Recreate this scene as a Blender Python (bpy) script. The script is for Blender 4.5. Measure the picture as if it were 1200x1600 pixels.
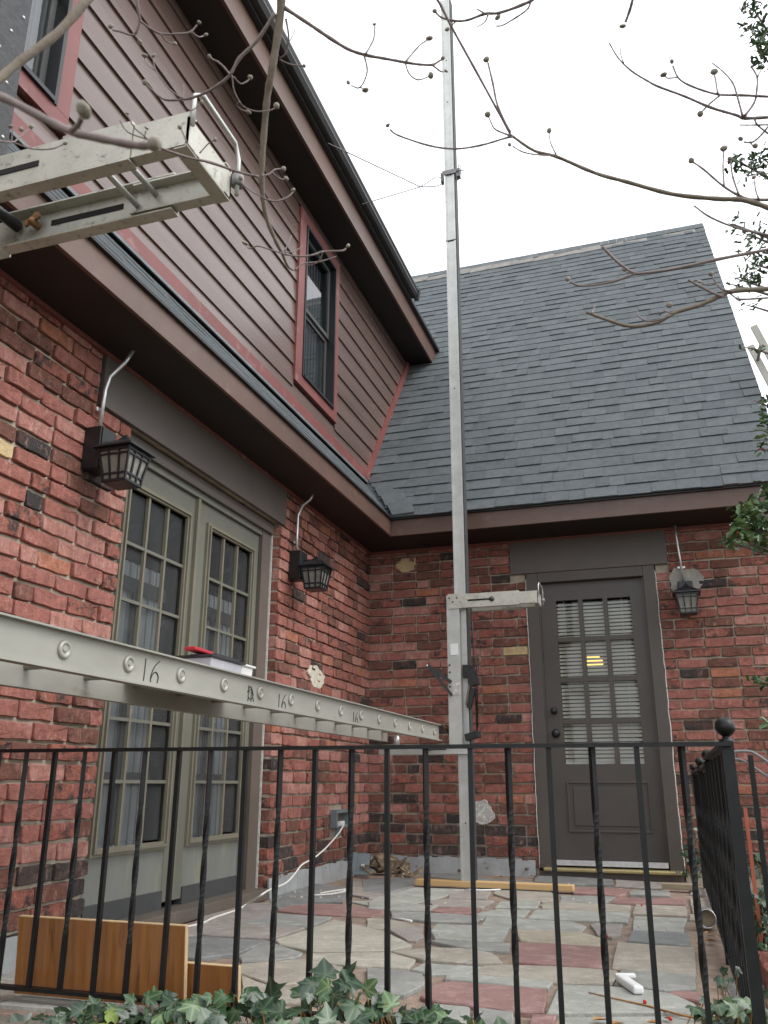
import bpy, bmesh, math, random
from mathutils import Vector, Matrix
random.seed(7)
scene = bpy.context.scene
for o in list(bpy.data.objects): bpy.data.objects.remove(o, do_unlink=True)
col = scene.collection
R_ = math.radians
# ------------------------------------------------------------------ camera
CAM = Vector((2.3914, -6.8787, 0.6507)); FPX = 1319.08
PITCH, YAW, ROLL = R_(17.8376), R_(-18.2051), R_(0.1518)
FW = Vector((math.sin(YAW)*math.cos(PITCH), math.cos(YAW)*math.cos(PITCH), math.sin(PITCH)))
_r = Vector((math.cos(YAW), -math.sin(YAW), 0)); _u = _r.cross(FW)
RT = _r*math.cos(ROLL) + _u*math.sin(ROLL); UP = -_r*math.sin(ROLL) + _u*math.cos(ROLL)
cd = bpy.data.cameras.new('camera'); cam = bpy.data.objects.new('camera', cd); col.objects.link(cam)
cd.sensor_fit = 'VERTICAL'; cd.sensor_height = 24; cd.sensor_width = 18; cd.lens = FPX/1600*24
cd.clip_start = .02; cd.clip_end = 500
cd.dof.use_dof = True; cd.dof.focus_distance = 4.5; cd.dof.aperture_fstop = 11
m = Matrix((RT, UP, -FW)).transposed().to_4x4(); m.translation = CAM; cam.matrix_world = m
scene.camera = cam
scene.render.resolution_x = 768; scene.render.resolution_y = 1024
# ------------------------------------------------------------------ sky, sun, exposure
SUN_EL, SUN_AZ = R_(48), R_(98)          # azimuth measured from +Y towards +X
w = bpy.data.worlds.new('World'); scene.world = w; w.use_nodes = True
nt = w.node_tree; nt.nodes.clear()
sky = nt.nodes.new('ShaderNodeTexSky'); sky.sky_type = 'NISHITA'; sky.sun_disc = False
sky.sun_elevation = SUN_EL; sky.sun_rotation = SUN_AZ; sky.dust_density = 5; sky.air_density = 1.5
hs = nt.nodes.new('ShaderNodeHueSaturation'); hs.inputs['Saturation'].default_value = .25
cl = nt.nodes.new('ShaderNodeMix'); cl.data_type = 'RGBA'; cl.inputs[0].default_value = .8
cl.inputs[7].default_value = (9.3, 9.6, 10, 1)      # even cloud deck over the clear-sky model
bg = nt.nodes.new('ShaderNodeBackground'); bg.inputs[1].default_value = .13
out = nt.nodes.new('ShaderNodeOutputWorld')
nt.links.new(sky.outputs[0], hs.inputs['Color']); nt.links.new(hs.outputs[0], cl.inputs[6])
nt.links.new(cl.outputs[2], bg.inputs[0]); nt.links.new(bg.outputs[0], out.inputs[0])
sd = bpy.data.lights.new('sun', 'SUN'); sd.energy = 1.1; sd.angle = R_(35); sd.color = (1, .97, .93)
sun = bpy.data.objects.new('sun', sd); col.objects.link(sun)
sun.rotation_euler = Vector((-math.sin(SUN_AZ)*math.cos(SUN_EL), -math.cos(SUN_AZ)*math.cos(SUN_EL), -math.sin(SUN_EL))).to_track_quat('-Z', 'Y').to_euler()
sun.location = (3, -8, 12)
vs = scene.view_settings; vs.view_transform = 'Standard'; vs.look = 'None'; vs.gamma = 1; vs.exposure = .82; vs.use_curve_mapping = False
# ------------------------------------------------------------------ helpers
def ray(u, v): return (u-600)/FPX*RT - (v-800)/FPX*UP + FW
def at(u, v, d): return CAM + d*ray(u, v)                 # a point d metres in front of the lens
def _pl(u, v, i, val):
    D = ray(u, v); return CAM + (val-CAM[i])/D[i]*D
def PX(u, v, x): return _pl(u, v, 0, x)
def PY(u, v, y): return _pl(u, v, 1, y)
def PZ(u, v, z): return _pl(u, v, 2, z)
def proj(P):
    d = Vector(P)-CAM; z = d.dot(FW); return 600+FPX*d.dot(RT)/z, 800-FPX*d.dot(UP)/z, z
ORG = {}
def tag(o, label=None, cat=None, group=None, kind=None):
    if label: o['label'] = label
    if cat: o['category'] = cat
    if group: o['group'] = group
    if kind: o['kind'] = kind
    return o
def empty(name, loc, label=None, cat=None, group=None):
    o = bpy.data.objects.new(name, None); col.objects.link(o); o.location = loc; ORG[o.name] = Vector(loc)
    o.empty_display_size = .1
    return tag(o, label, cat, group)
def link(name, me, loc, parent=None, rot=None, scale=None, mats=None):
    o = bpy.data.objects.new(name, me); col.objects.link(o)
    loc = Vector(loc); ORG[o.name] = loc.copy()
    if parent is not None:
        o.parent = parent; loc = loc - ORG[parent.name]
    o.location = loc
    if rot: o.rotation_euler = rot
    if scale: o.scale = scale
    if mats is not None:
        o.material_slots[0].link = 'OBJECT'; o.material_slots[0].material = mats
    return o
class MB:
    def __init__(s): s.v = []; s.f = []; s.m = []; s.cur = 0; s.sm = set()
    def quad(s, *p):
        n = len(s.v); s.v += [Vector(q) for q in p]; s.f.append(tuple(range(n, n+len(p)))); s.m.append(s.cur)
    def box(s, a, b, ax=None):
        (x0, y0, z0), (x1, y1, z1) = a, b
        x0, x1 = min(x0, x1), max(x0, x1); y0, y1 = min(y0, y1), max(y0, y1); z0, z1 = min(z0, z1), max(z0, z1)
        c = [(x0,y0,z0),(x1,y0,z0),(x1,y1,z0),(x0,y1,z0),(x0,y0,z1),(x1,y0,z1),(x1,y1,z1),(x0,y1,z1)]
        s.hexa([Vector(q) for q in c]); return s
    def hexa(s, c):
        n = len(s.v); s.v += [Vector(q) for q in c]
        for f in ((0,3,2,1),(4,5,6,7),(0,1,5,4),(1,2,6,5),(2,3,7,6),(3,0,4,7)):
            s.f.append(tuple(n+i for i in f)); s.m.append(s.cur)
        return s
    def obox(s, c, ax, ay, az, sx, sy, sz):
        c = Vector(c); ax = Vector(ax).normalized()*sx/2; ay = Vector(ay).normalized()*sy/2; az = Vector(az).normalized()*sz/2
        s.hexa([c-ax-ay-az, c+ax-ay-az, c+ax+ay-az, c-ax+ay-az, c-ax-ay+az, c+ax-ay+az, c+ax+ay+az, c-ax+ay+az]); return s
    def beam(s, p, q, wd, ht, up=(0, 0, 1)):
        p, q = Vector(p), Vector(q); d = q-p; side = d.cross(Vector(up)).normalized(); u = side.cross(d).normalized()
        s.obox((p+q)/2, d, side, u, d.length, wd, ht); return s
    def tube(s, pts, rad, n=8, caps=True, smooth=True):
        pts = [Vector(p) for p in pts]; k = len(pts)
        if not hasattr(rad, '__len__'): rad = [rad]*k
        base = len(s.v); ref = Vector((.31, .17, .93)).normalized(); prev = None
        for i, p in enumerate(pts):
            t = (pts[min(i+1, k-1)]-pts[max(i-1, 0)]).normalized()
            if prev is None:
                a = t.cross(ref if abs(t.dot(ref)) < .95 else Vector((1, 0, 0))).normalized()
            else:
                a = (prev - t*prev.dot(t)).normalized()
            prev = a; b = t.cross(a)
            for j in range(n):
                an = 2*math.pi*j/n; s.v.append(p + (a*math.cos(an)+b*math.sin(an))*rad[i])
        for i in range(k-1):
            for j in range(n):
                j2 = (j+1) % n; s.f.append((base+i*n+j, base+i*n+j2, base+(i+1)*n+j2, base+(i+1)*n+j)); s.m.append(s.cur)
                if smooth: s.sm.add(len(s.f)-1)
        if caps:
            s.f.append(tuple(base+j for j in reversed(range(n)))); s.m.append(s.cur)
            s.f.append(tuple(base+(k-1)*n+j for j in range(n))); s.m.append(s.cur)
        return s
    def lathe(s, c, prof, n=16, axis='z'):
        c = Vector(c); base = len(s.v)
        for (r, h) in prof:
            for j in range(n):
                a = 2*math.pi*j/n; x, y = r*math.cos(a), r*math.sin(a)
                s.v.append(c + (Vector((x, y, h)) if axis == 'z' else Vector((x, h, y)) if axis == 'y' else Vector((h, x, y))))
        for i in range(len(prof)-1):
            for j in range(n):
                j2 = (j+1) % n; s.f.append((base+i*n+j, base+i*n+j2, base+(i+1)*n+j2, base+(i+1)*n+j)); s.m.append(s.cur); s.sm.add(len(s.f)-1)
        return s
    def extr(s, poly, h0, h1, fn=None, bev=0):
        """prism of a 2-D outline; fn maps (a, b, h) to a world point"""
        fn = fn or (lambda a, b, h: Vector((a, b, h))); n = len(poly)
        cx = sum(p[0] for p in poly)/n; cy = sum(p[1] for p in poly)/n; base = len(s.v)
        rings = [(h0, 0), (h1-bev, 0), (h1, bev)] if bev else [(h0, 0), (h1, 0)]
        for h, ins in rings:
            for (a, b) in poly:
                l = math.hypot(a-cx, b-cy) or 1; s.v.append(Vector(fn(a-(a-cx)/l*ins, b-(b-cy)/l*ins, h)))
        for i in range(len(rings)-1):
            for j in range(n):
                j2 = (j+1) % n; s.f.append((base+i*n+j, base+i*n+j2, base+(i+1)*n+j2, base+(i+1)*n+j)); s.m.append(s.cur)
        s.f.append(tuple(base+(len(rings)-1)*n+j for j in range(n))); s.m.append(s.cur)
        s.f.append(tuple(base+j for j in reversed(range(n)))); s.m.append(s.cur)
        return s
    def mesh(s, name, mats, origin=Vector((0, 0, 0)), fix=True):
        me = bpy.data.meshes.new(name); me.from_pydata([p-origin for p in s.v], [], s.f)
        for mm in (mats if isinstance(mats, (list, tuple)) else [mats]): me.materials.append(mm)
        me.polygons.foreach_set('material_index', s.m)
        if s.sm:
            for i in s.sm: me.polygons[i].use_smooth = True
        if fix:
            bm = bmesh.new(); bm.from_mesh(me); bmesh.ops.recalc_face_normals(bm, faces=bm.faces); bm.to_mesh(me); bm.free()
        me.update(); return me
    def build(s, name, mats, parent=None, bevel=0, fix=True):
        lo = Vector([min(p[i] for p in s.v) for i in range(3)]); hi = Vector([max(p[i] for p in s.v) for i in range(3)])
        c = (lo+hi)/2; c.z = lo.z
        o = link(name, s.mesh(name, mats, c, fix), c, parent)
        if bevel:
            b = o.modifiers.new('bevel', 'BEVEL'); b.width = bevel; b.segments = 2; b.limit_method = 'ANGLE'
        return o
def B(a, b): return MB().box(a, b)
# ------------------------------------------------------------------ materials
def _n(nt, t, **k):
    n = nt.nodes.new(t)
    for a, b in k.items(): setattr(n, a, b)
    return n
def _mix(nt, fac, a, b, blend='MIX'):
    m = _n(nt, 'ShaderNodeMix', data_type='RGBA', blend_type=blend)
    for sock, val in ((m.inputs[0], fac), (m.inputs[6], a), (m.inputs[7], b)):
        if hasattr(val, 'is_output'): nt.links.new(val, sock)
        elif isinstance(val, (tuple, list)): sock.default_value = (*val[:3], 1)
        else: sock.default_value = val
    return m.outputs[2]
def _ramp(nt, src, p0, p1, c0=(0, 0, 0), c1=(1, 1, 1)):
    r = _n(nt, 'ShaderNodeValToRGB'); r.color_ramp.elements[0].position = p0; r.color_ramp.elements[1].position = p1
    r.color_ramp.elements[0].color = (*c0, 1); r.color_ramp.elements[1].color = (*c1, 1); nt.links.new(src, r.inputs[0]); return r.outputs[0]
def _noise(nt, scale, detail=4, rough=.6, stretch=None, rot=None, seed=0):
    g = _n(nt, 'ShaderNodeNewGeometry'); mp = _n(nt, 'ShaderNodeMapping'); nt.links.new(g.outputs['Position'], mp.inputs[0])
    mp.inputs['Scale'].default_value = stretch or (1, 1, 1); mp.inputs['Location'].default_value = (seed*3.7, seed*1.3, seed*2.1)
    if rot: mp.inputs['Rotation'].default_value = rot
    no = _n(nt, 'ShaderNodeTexNoise'); no.inputs['Scale'].default_value = scale; no.inputs['Detail'].default_value = detail; no.inputs['Roughness'].default_value = rough
    nt.links.new(mp.outputs[0], no.inputs['Vector']); return no.outputs[0]
def mat(name, c, c2=None, scale=6, lo=.35, hi=.7, rough=.7, bump=.15, bscale=80, metal=0, spec=.5, stretch=None, c3=None, s3=25, lo3=.6, hi3=.72, rvar=0, coat=0):
    m = bpy.data.materials.new(name); m.use_nodes = True; nt = m.node_tree; p = nt.nodes['Principled BSDF']
    c2 = c2 or tuple(x*.75 for x in c); seed = len(bpy.data.materials)
    base = _mix(nt, _ramp(nt, _noise(nt, scale, 5, .6, stretch, None, seed), lo, hi), c, c2)
    if c3: base = _mix(nt, _ramp(nt, _noise(nt, s3, 6, .65, stretch, None, seed+5), lo3, hi3), base, c3)
    nt.links.new(base, p.inputs['Base Color'])
    p.inputs['Roughness'].default_value = rough; p.inputs['Metallic'].default_value = metal
    p.inputs['Specular IOR Level'].default_value = spec
    if coat: p.inputs['Coat Weight'].default_value = coat
    if rvar:
        mr = _n(nt, 'ShaderNodeMapRange'); mr.inputs[3].default_value = rough-rvar; mr.inputs[4].default_value = rough+rvar
        nt.links.new(_noise(nt, 14, 4, .6, stretch, None, seed+9), mr.inputs[0]); nt.links.new(mr.outputs[0], p.inputs['Roughness'])
    if bump:
        b = _n(nt, 'ShaderNodeBump'); b.inputs['Strength'].default_value = bump; b.inputs['Distance'].default_value = .01
        nt.links.new(_noise(nt, bscale, 6, .65, stretch, None, seed+2), b.inputs['Height']); nt.links.new(b.outputs[0], p.inputs['Normal'])
    return m
def brick_mat(name, c, burn, burnlo=.55, smear=.0):
    m = bpy.data.materials.new(name); m.use_nodes = True; nt = m.node_tree; p = nt.nodes['Principled BSDF']; s = len(bpy.data.materials)
    base = _mix(nt, _ramp(nt, _noise(nt, 22, 6, .7, None, None, s), .32, .68), c, tuple(x*.55 for x in c))
    base = _mix(nt, _ramp(nt, _noise(nt, 15, 7, .75, None, None, s+3), burnlo, burnlo+.09), base, burn)
    base = _mix(nt, _ramp(nt, _noise(nt, 34, 6, .75, (1, 1, .35), None, s+7), .55-smear, .74-smear, (0, 0, 0), (.7, .7, .7)), base, (.50, .30, .25))
    base = _mix(nt, _ramp(nt, _noise(nt, 8, 6, .75, None, None, s+11), .60, .70, (0, 0, 0), (.55, .55, .55)), base, (.36, .20, .17))
    base = _mix(nt, _ramp(nt, _noise(nt, 120, 4, .7, None, None, s+8), .64, .72, (0, 0, 0), (.8, .8, .8)), base, (.50, .42, .36))
    base = _mix(nt, _ramp(nt, _noise(nt, 90, 4, .7, None, None, s+9), .66, .72, (0, 0, 0), (.7, .7, .7)), base, (.05, .035, .032))
    nt.links.new(base, p.inputs['Base Color']); p.inputs['Roughness'].default_value = .88; p.inputs['Specular IOR Level'].default_value = .3
    b = _n(nt, 'ShaderNodeBump'); b.inputs['Strength'].default_value = .9; b.inputs['Distance'].default_value = .008
    nt.links.new(_noise(nt, 55, 8, .7, None, None, s+2), b.inputs['Height']); nt.links.new(b.outputs[0], p.inputs['Normal'])
    return m
BRK = [brick_mat('brick_red', (.36, .140, .112), (.12, .055, .05), .60), brick_mat('brick_rose', (.43, .190, .155), (.25, .10, .08), .66, .08),
       brick_mat('brick_brown', (.20, .086, .064), (.06, .042, .038), .55), brick_mat('brick_clinker', (.10, .05, .043), (.038, .034, .034), .42),
       brick_mat('brick_charcoal', (.085, .062, .055), (.04, .037, .036), .5), brick_mat('brick_orange', (.42, .165, .10), (.25, .09, .06), .68, .03),
       brick_mat('brick_scorched', (.34, .12, .088), (.05, .038, .036), .50), brick_mat('brick_cream', (.62, .47, .26), (.5, .36, .2), .7)]
BW = [31, 24, 15, 4, 1, 3, 22]; BW_SHADE = [30, 14, 24, 6, 1, 2, 23]  # second mix: extra dark bricks put the back wall's shade into its colour
M = {}
M['mortar'] = mat('mortar', (.46, .40, .32), (.28, .235, .185), 9, .35, .7, .95, .5, 60)
M['fascia'] = mat('brown_fascia_paint', (.128, .070, .052), (.085, .050, .038), 2.2, .3, .75, .42, .05, 40, c3=(.17, .12, .10), s3=7, lo3=.6, hi3=.8, rvar=.08)
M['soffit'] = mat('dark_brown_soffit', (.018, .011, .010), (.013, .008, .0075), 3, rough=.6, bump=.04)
M['redtrim'] = mat('dull_red_trim', (.195, .062, .055), (.14, .042, .038), 3, .3, .75, .5, .06, 50, c3=(.32, .19, .175), s3=9, lo3=.58, hi3=.85)
M['lintel'] = mat('taupe_panel_paint', (.105, .086, .075), (.082, .067, .059), 2, .3, .75, .5, .05, 60, rvar=.08)
M['siding'] = mat('brown_lap_siding', (.138, .092, .079), (.098, .060, .049), 5, .3, .7, .29, .12, 30, spec=.75, stretch=(1, .12, 1.6), rvar=.07)
M['gap'] = mat('dark_gap', (.012, .010, .010), rough=.9, bump=0)
SH = [mat('shingle_slate_%d' % i, c, tuple(x*.72 for x in c), 14, .3, .75, .92, .6, 200, spec=.25, c3=(.14, .15, .15), s3=55, lo3=.55, hi3=.8) for i, c in enumerate(((.108, .122, .130), (.101, .114, .122), (.116, .130, .138), (.094, .106, .114)))]
M['drip'] = mat('black_drip_edge', (.02, .02, .021), rough=.4, bump=.02)
M['gutter'] = mat('dark_grey_gutter', (.030, .030, .031), (.05, .05, .05), 6, rough=.38, bump=.05, stretch=(1, .1, 1))
M['dripmetal'] = mat('grey_drip_metal', (.17, .18, .185), (.10, .11, .115), 8, rough=.45, bump=.05)
M['ridge'] = mat('ridge_cap_grey', (.22, .205, .19), (.14, .13, .12), 12, rough=.9, bump=.3)
M['alu'] = mat('weathered_aluminium', (.54, .545, .52), (.41, .415, .395), 11, .3, .75, .42, .06, 60, metal=.55, c3=(.27, .265, .24), s3=16, lo3=.66, hi3=.85, rvar=.1)
M['alu2'] = mat('scuffed_aluminium', (.52, .505, .445), (.38, .37, .32), 14, .3, .75, .45, .08, 90, metal=.4, c3=(.20, .195, .17), s3=60, lo3=.56, hi3=.70, rvar=.1)
M['plank'] = mat('pale_grey_plank', (.37, .362, .322), (.275, .268, .232), 7, .3, .75, .5, .05, 40, metal=.25, c3=(.22, .195, .15), s3=13, lo3=.60, hi3=.82, stretch=(1, .35, 1))
M['rubber'] = mat('black_rubber', (.030, .031, .033), (.052, .053, .055), 30, rough=.7, bump=.4, bscale=70)
M['iron'] = mat('black_iron', (.006, .0065, .007), (.011, .012, .0125), 22, .4, .8, .42, .08, 160, c3=(.025, .022, .02), s3=40, lo3=.72, hi3=.85, spec=.3)
M['lampblack'] = mat('black_lamp_metal', (.012, .013, .015), rough=.4, bump=.1, bscale=200)
M['frost'] = mat('seeded_lamp_glass', (.24, .23, .20), (.16, .15, .135), 30, rough=.25, bump=.1)
M['galv'] = mat('galvanised_conduit', (.62, .63, .64), (.5, .5, .5), 30, rough=.35, bump=.02, metal=.7)
M['drgrey'] = mat('grey_green_door_paint', (.155, .155, .128), (.125, .125, .103), 3, .3, .75, .5, .05, 60, stretch=(1, 1, .4), c3=(.20, .19, .14), s3=5, lo3=.58, hi3=.8)
M['drtan'] = mat('olive_tan_moulding', (.195, .178, .13), (.15, .14, .105), 5, rough=.45, bump=.04)
M['drpanel'] = mat('weathered_grey_panel', (.20, .205, .185), (.15, .155, .14), 4, .3, .7, .6, .08, 40, stretch=(1, 1, .3), c3=(.29, .27, .17), s3=5, lo3=.55, hi3=.75)
M['drdark'] = mat('dark_grey_sweep', (.055, .058, .058), rough=.6, bump=.05)
M['casing'] = mat('taupe_casing', (.13, .105, .088), (.10, .082, .07), 3, rough=.5, bump=.05, c3=(.2, .175, .15), s3=9, lo3=.66, hi3=.8)
M['door'] = mat('dark_brown_door_paint', (.062, .051, .044), (.050, .041, .036), 5, rough=.42, bump=.05, rvar=.06)
M['doorcase'] = mat('dark_brown_casing', (.080, .065, .056), (.06, .05, .043), 4, rough=.5, bump=.08, c3=(.26, .22, .2), s3=14, lo3=.74, hi3=.78, stretch=(1, 1, .5))
M['brass'] = mat('dull_brass', (.44, .36, .17), (.33, .27, .14), 9, rough=.38, bump=.04, metal=.6)
M['white'] = mat('white_vinyl', (.74, .75, .74), (.66, .67, .66), 7, rough=.45, bump=.02)
M['slat'] = mat('cream_blind_slat', (.78, .76, .68), (.70, .68, .6), 9, rough=.5, bump=.02)
M['caulk'] = mat('white_caulk', (.66, .64, .60), (.45, .43, .4), 40, rough=.8, bump=.2)
M['flash'] = mat('grey_flashing', (.36, .375, .38), (.24, .25, .25), 6, .3, .75, .5, .35, 14, c3=(.15, .065, .055), s3=15, lo3=.60, hi3=.68)
M['room'] = mat('dark_room', (.035, .034, .034), rough=.9, bump=0)
M['curtain'] = mat('pale_grey_curtain', (.50, .52, .53), (.38, .40, .42), 5, rough=.9, bump=.1, stretch=(1, 6, .2))
M['lumber'] = mat('fresh_lumber', (.60, .41, .20), (.50, .32, .145), 6, .3, .7, .65, .1, 50, stretch=(.15, 2, 2))
M['board'] = mat('varnished_board', (.34, .145, .042), (.21, .078, .021), 26, .3, .7, .38, .1, 60, stretch=(1.3, 1, .07), c3=(.085, .038, .016), s3=30, lo3=.56, hi3=.70, coat=.3)
M['boardedge'] = mat('pale_board_edge', (.62, .45, .25), rough=.7, bump=.05)
M['cord'] = mat('white_cord', (.74, .73, .68), (.6, .59, .54), 40, rough=.5, bump=.02)
M['ground'] = mat('leafy_soil', (.085, .070, .045), (.045, .055, .022), 3, rough=.95, bump=.5, bscale=20)
M['bed'] = mat('sandy_joint', (.33, .245, .19), (.16, .12, .09), 14, .3, .7, .95, .6, 60, c3=(.055, .075, .025), s3=5, lo3=.68, hi3=.76)
M['concrete'] = mat('old_concrete', (.19, .17, .14), (.10, .09, .075), 5, rough=.95, bump=.4, bscale=30, c3=(.07, .065, .05), s3=7, lo3=.58, hi3=.75)
M['tubplastic'] = mat('clear_tub_plastic', (.50, .50, .56), (.42, .42, .48), 9, rough=.2, bump=.02)
M['lidblack'] = mat('black_lid', (.035, .036, .04), rough=.3, bump=.02)
M['red'] = mat('red_plastic', (.50, .03, .045), rough=.35, bump=.02)
M['ink'] = mat('marker_ink', (.03, .03, .035), rough=.6, bump=0)
M['rust'] = mat('rusty_bolt', (.24, .11, .035), (.10, .05, .02), 60, rough=.75, bump=.3)
M['wire'] = mat('tie_wire', (.20, .20, .20), rough=.5, bump=0)
M['bark'] = mat('dogwood_bark', (.20, .165, .125), (.125, .10, .078), 30, .3, .7, .8, .3, 140, c3=(.27, .25, .20), s3=24, lo3=.6, hi3=.75)
M['twig'] = mat('grey_brown_twig', (.20, .155, .145), (.13, .10, .095), 60, rough=.7, bump=.2, bscale=200)
M['bud'] = mat('grey_bud', (.30, .275, .225), (.20, .18, .15), 260, rough=.7, bump=.2, bscale=400)
M['leafbrown'] = mat('dry_leaf', (.38, .20, .06), (.24, .11, .035), 40, rough=.7, bump=.1)
M['berry'] = mat('red_berry', (.52, .02, .015), rough=.25, bump=0)
M['orange'] = mat('faded_orange_paint', (.48, .13, .075), (.38, .10, .06), 6, rough=.5, bump=.05)
M['hosegrey'] = mat('grey_slate_sample', (.17, .205, .215), (.13, .155, .165), 12, rough=.6, bump=.1)
M['rot'] = mat('rotten_wood', (.25, .185, .12), (.06, .04, .025), 22, .35, .65, .95, .8, 50, c3=(.52, .45, .36), s3=34, lo3=.58, hi3=.68)
M['wood_old'] = mat('weathered_offcut', (.36, .29, .20), (.25, .2, .14), 8, rough=.8, bump=.15, stretch=(.3, 2, 2))
M['patch'] = mat('mortar_patch', (.66, .62, .52), (.46, .41, .33), 30, .3, .7, .95, 1.0, 45, c3=(.30, .24, .17), s3=34, lo3=.62, hi3=.72)
M['patchtan'] = mat('tan_stone_patch', (.58, .45, .25), (.42, .32, .2), 14, rough=.9, bump=.5, bscale=40)
M['foil'] = mat('white_scribbled_patch', (.56, .55, .52), (.30, .29, .28), 30, rough=.5, bump=.6, bscale=40, c3=(.82, .82, .80), s3=45, lo3=.56, hi3=.62)
M['patchgrey'] = mat('grey_mortar_patch', (.36, .34, .30), (.24, .22, .2), 12, rough=.95, bump=.5, bscale=40)
def glassmat(name, tint, ior=1.5, haze=0):
    m = bpy.data.materials.new(name); m.use_nodes = True; nt = m.node_tree; nt.nodes.remove(nt.nodes['Principled BSDF'])
    fr = _n(nt, 'ShaderNodeFresnel'); fr.inputs[0].default_value = ior; tr = _n(nt, 'ShaderNodeBsdfTransparent'); tr.inputs[0].default_value = (*tint, 1)
    gl = _n(nt, 'ShaderNodeBsdfGlossy'); gl.inputs['Roughness'].default_value = .03; mx = _n(nt, 'ShaderNodeMixShader')
    b = _n(nt, 'ShaderNodeBump'); b.inputs['Strength'].default_value = .05; nt.links.new(_noise(nt, 3, 2), b.inputs['Height']); nt.links.new(b.outputs[0], gl.inputs['Normal'])
    nt.links.new(fr.outputs[0], mx.inputs[0]); nt.links.new(tr.outputs[0], mx.inputs[1]); nt.links.new(gl.outputs[0], mx.inputs[2])
    if haze:  # streaky grey diffuse haze painted in for weak reflections in the panes
        df = _n(nt, 'ShaderNodeBsdfDiffuse'); df.inputs[0].default_value = (.26, .27, .275, 1); m2 = _n(nt, 'ShaderNodeMixShader')
        mr = _n(nt, 'ShaderNodeMapRange'); mr.inputs[3].default_value = haze*.6; mr.inputs[4].default_value = haze*1.7; nt.links.new(_noise(nt, 9, 3, .5, (1, 1, .1)), mr.inputs[0]); nt.links.new(mr.outputs[0], m2.inputs[0])
        nt.links.new(mx.outputs[0], m2.inputs[1]); nt.links.new(df.outputs[0], m2.inputs[2]); mx = m2
    nt.links.new(mx.outputs[0], nt.nodes['Material Output'].inputs[0]); return m
M['glass'] = glassmat('window_glass', (.88, .9, .9)); M['glasswin'] = glassmat('dormer_glass', (.6, .63, .65), 2.1); M['glassdark'] = glassmat('hazed_door_glass', (.80, .82, .83), 1.5, .13)
def glow(name, c, s):
    m = bpy.data.materials.new(name); m.use_nodes = True; p = m.node_tree.nodes['Principled BSDF']
    p.inputs['Base Color'].default_value = (*c, 1); p.inputs['Emission Color'].default_value = (*c, 1); p.inputs['Emission Strength'].default_value = s; return m
M['lampglow'] = glow('lit_lamp_shade', (1, .55, .12), 1.6)
ST = {k: mat('flagstone_'+k, c, tuple(x*.72 for x in c), 6, .3, .7, .8, .85, 34, c3=tuple(min(x*1.15+.05, 1) for x in c), s3=14, lo3=.5, hi3=.78) for k, c in
      dict(G=(.275, .275, .255), L=(.345, .35, .315), T=(.355, .32, .265), R=(.285, .165, .148), P=(.31, .275, .25), D=(.205, .21, .205), C=(.405, .38, .315), Y=(.40, .35, .27)).items()}
# ------------------------------------------------------------------ ground
GZ = -.92
g = MB(); N = 24
for i in range(N):
    for j in range(N):
        f = lambda a: -60+120*a/N
        g.quad((f(i), f(j), GZ), (f(i+1), f(j), GZ), (f(i+1), f(j+1), GZ), (f(i), f(j+1), GZ))
tag(g.build('ground', M['ground']), kind='structure')
# ------------------------------------------------------------------ house
house = empty('brick_house', (0, 0, 0), 'red clinker brick house with slate grey shingle roof and brown dormer siding', 'house')
CO, ZB = .0762, .12; ZS = 2.606; T53 = math.tan(R_(53)); YE, ZE = -.51, 2.753
def zroof(y): return ZE + T53*(y-YE)
def yroof(z): return YE + (z-ZE)/T53
# brick shapes: wobbly outline, rounded arris, shared by all bricks
def brick_shape(seed):
    rnd = random.Random(seed); mb = MB(); L, H = .203, .0632
    out = []
    for (x, z) in ((-.5, -.42), (-.5, .42), (-.475, .5), (-.15, .5), (.18, .5), (.475, .5), (.5, .42), (.5, -.42), (.475, -.5), (.14, -.5), (-.17, -.5), (-.475, -.5)):
        out.append((x*L+rnd.uniform(-.0026, .0026), z*H+rnd.uniform(-.0032, .0032)))
    n = len(out); rings = [(.09, 0), (.005, 0), (0, .0042)]
    for y, ins in rings:
        for (x, z) in out:
            l = math.hypot(x, z*2.4) or 1
            mb.v.append(Vector((x-x/l*ins, y+(rnd.uniform(-.0022, .0022) if ins else 0), z-z*2.0/l*ins)))
    for i in range(2):
        for j in range(n):
            j2 = (j+1) % n; mb.f.append((i*n+j, i*n+j2, (i+1)*n+j2, (i+1)*n+j)); mb.m.append(0)
            if i: mb.sm.add(len(mb.f)-1)
    mb.v.append(Vector((rnd.uniform(-.03, .03), rnd.uniform(-.003, .002), 0)))
    for j in range(n): mb.f.append((2*n+j, 2*n+(j+1) % n, 3*n)); mb.m.append(0)
    return mb
BSH = [brick_shape(s) for s in range(9)]
BME = [b.mesh('brick_shape_%d' % i, BRK[0]) for i, b in enumerate(BSH)]
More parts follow.
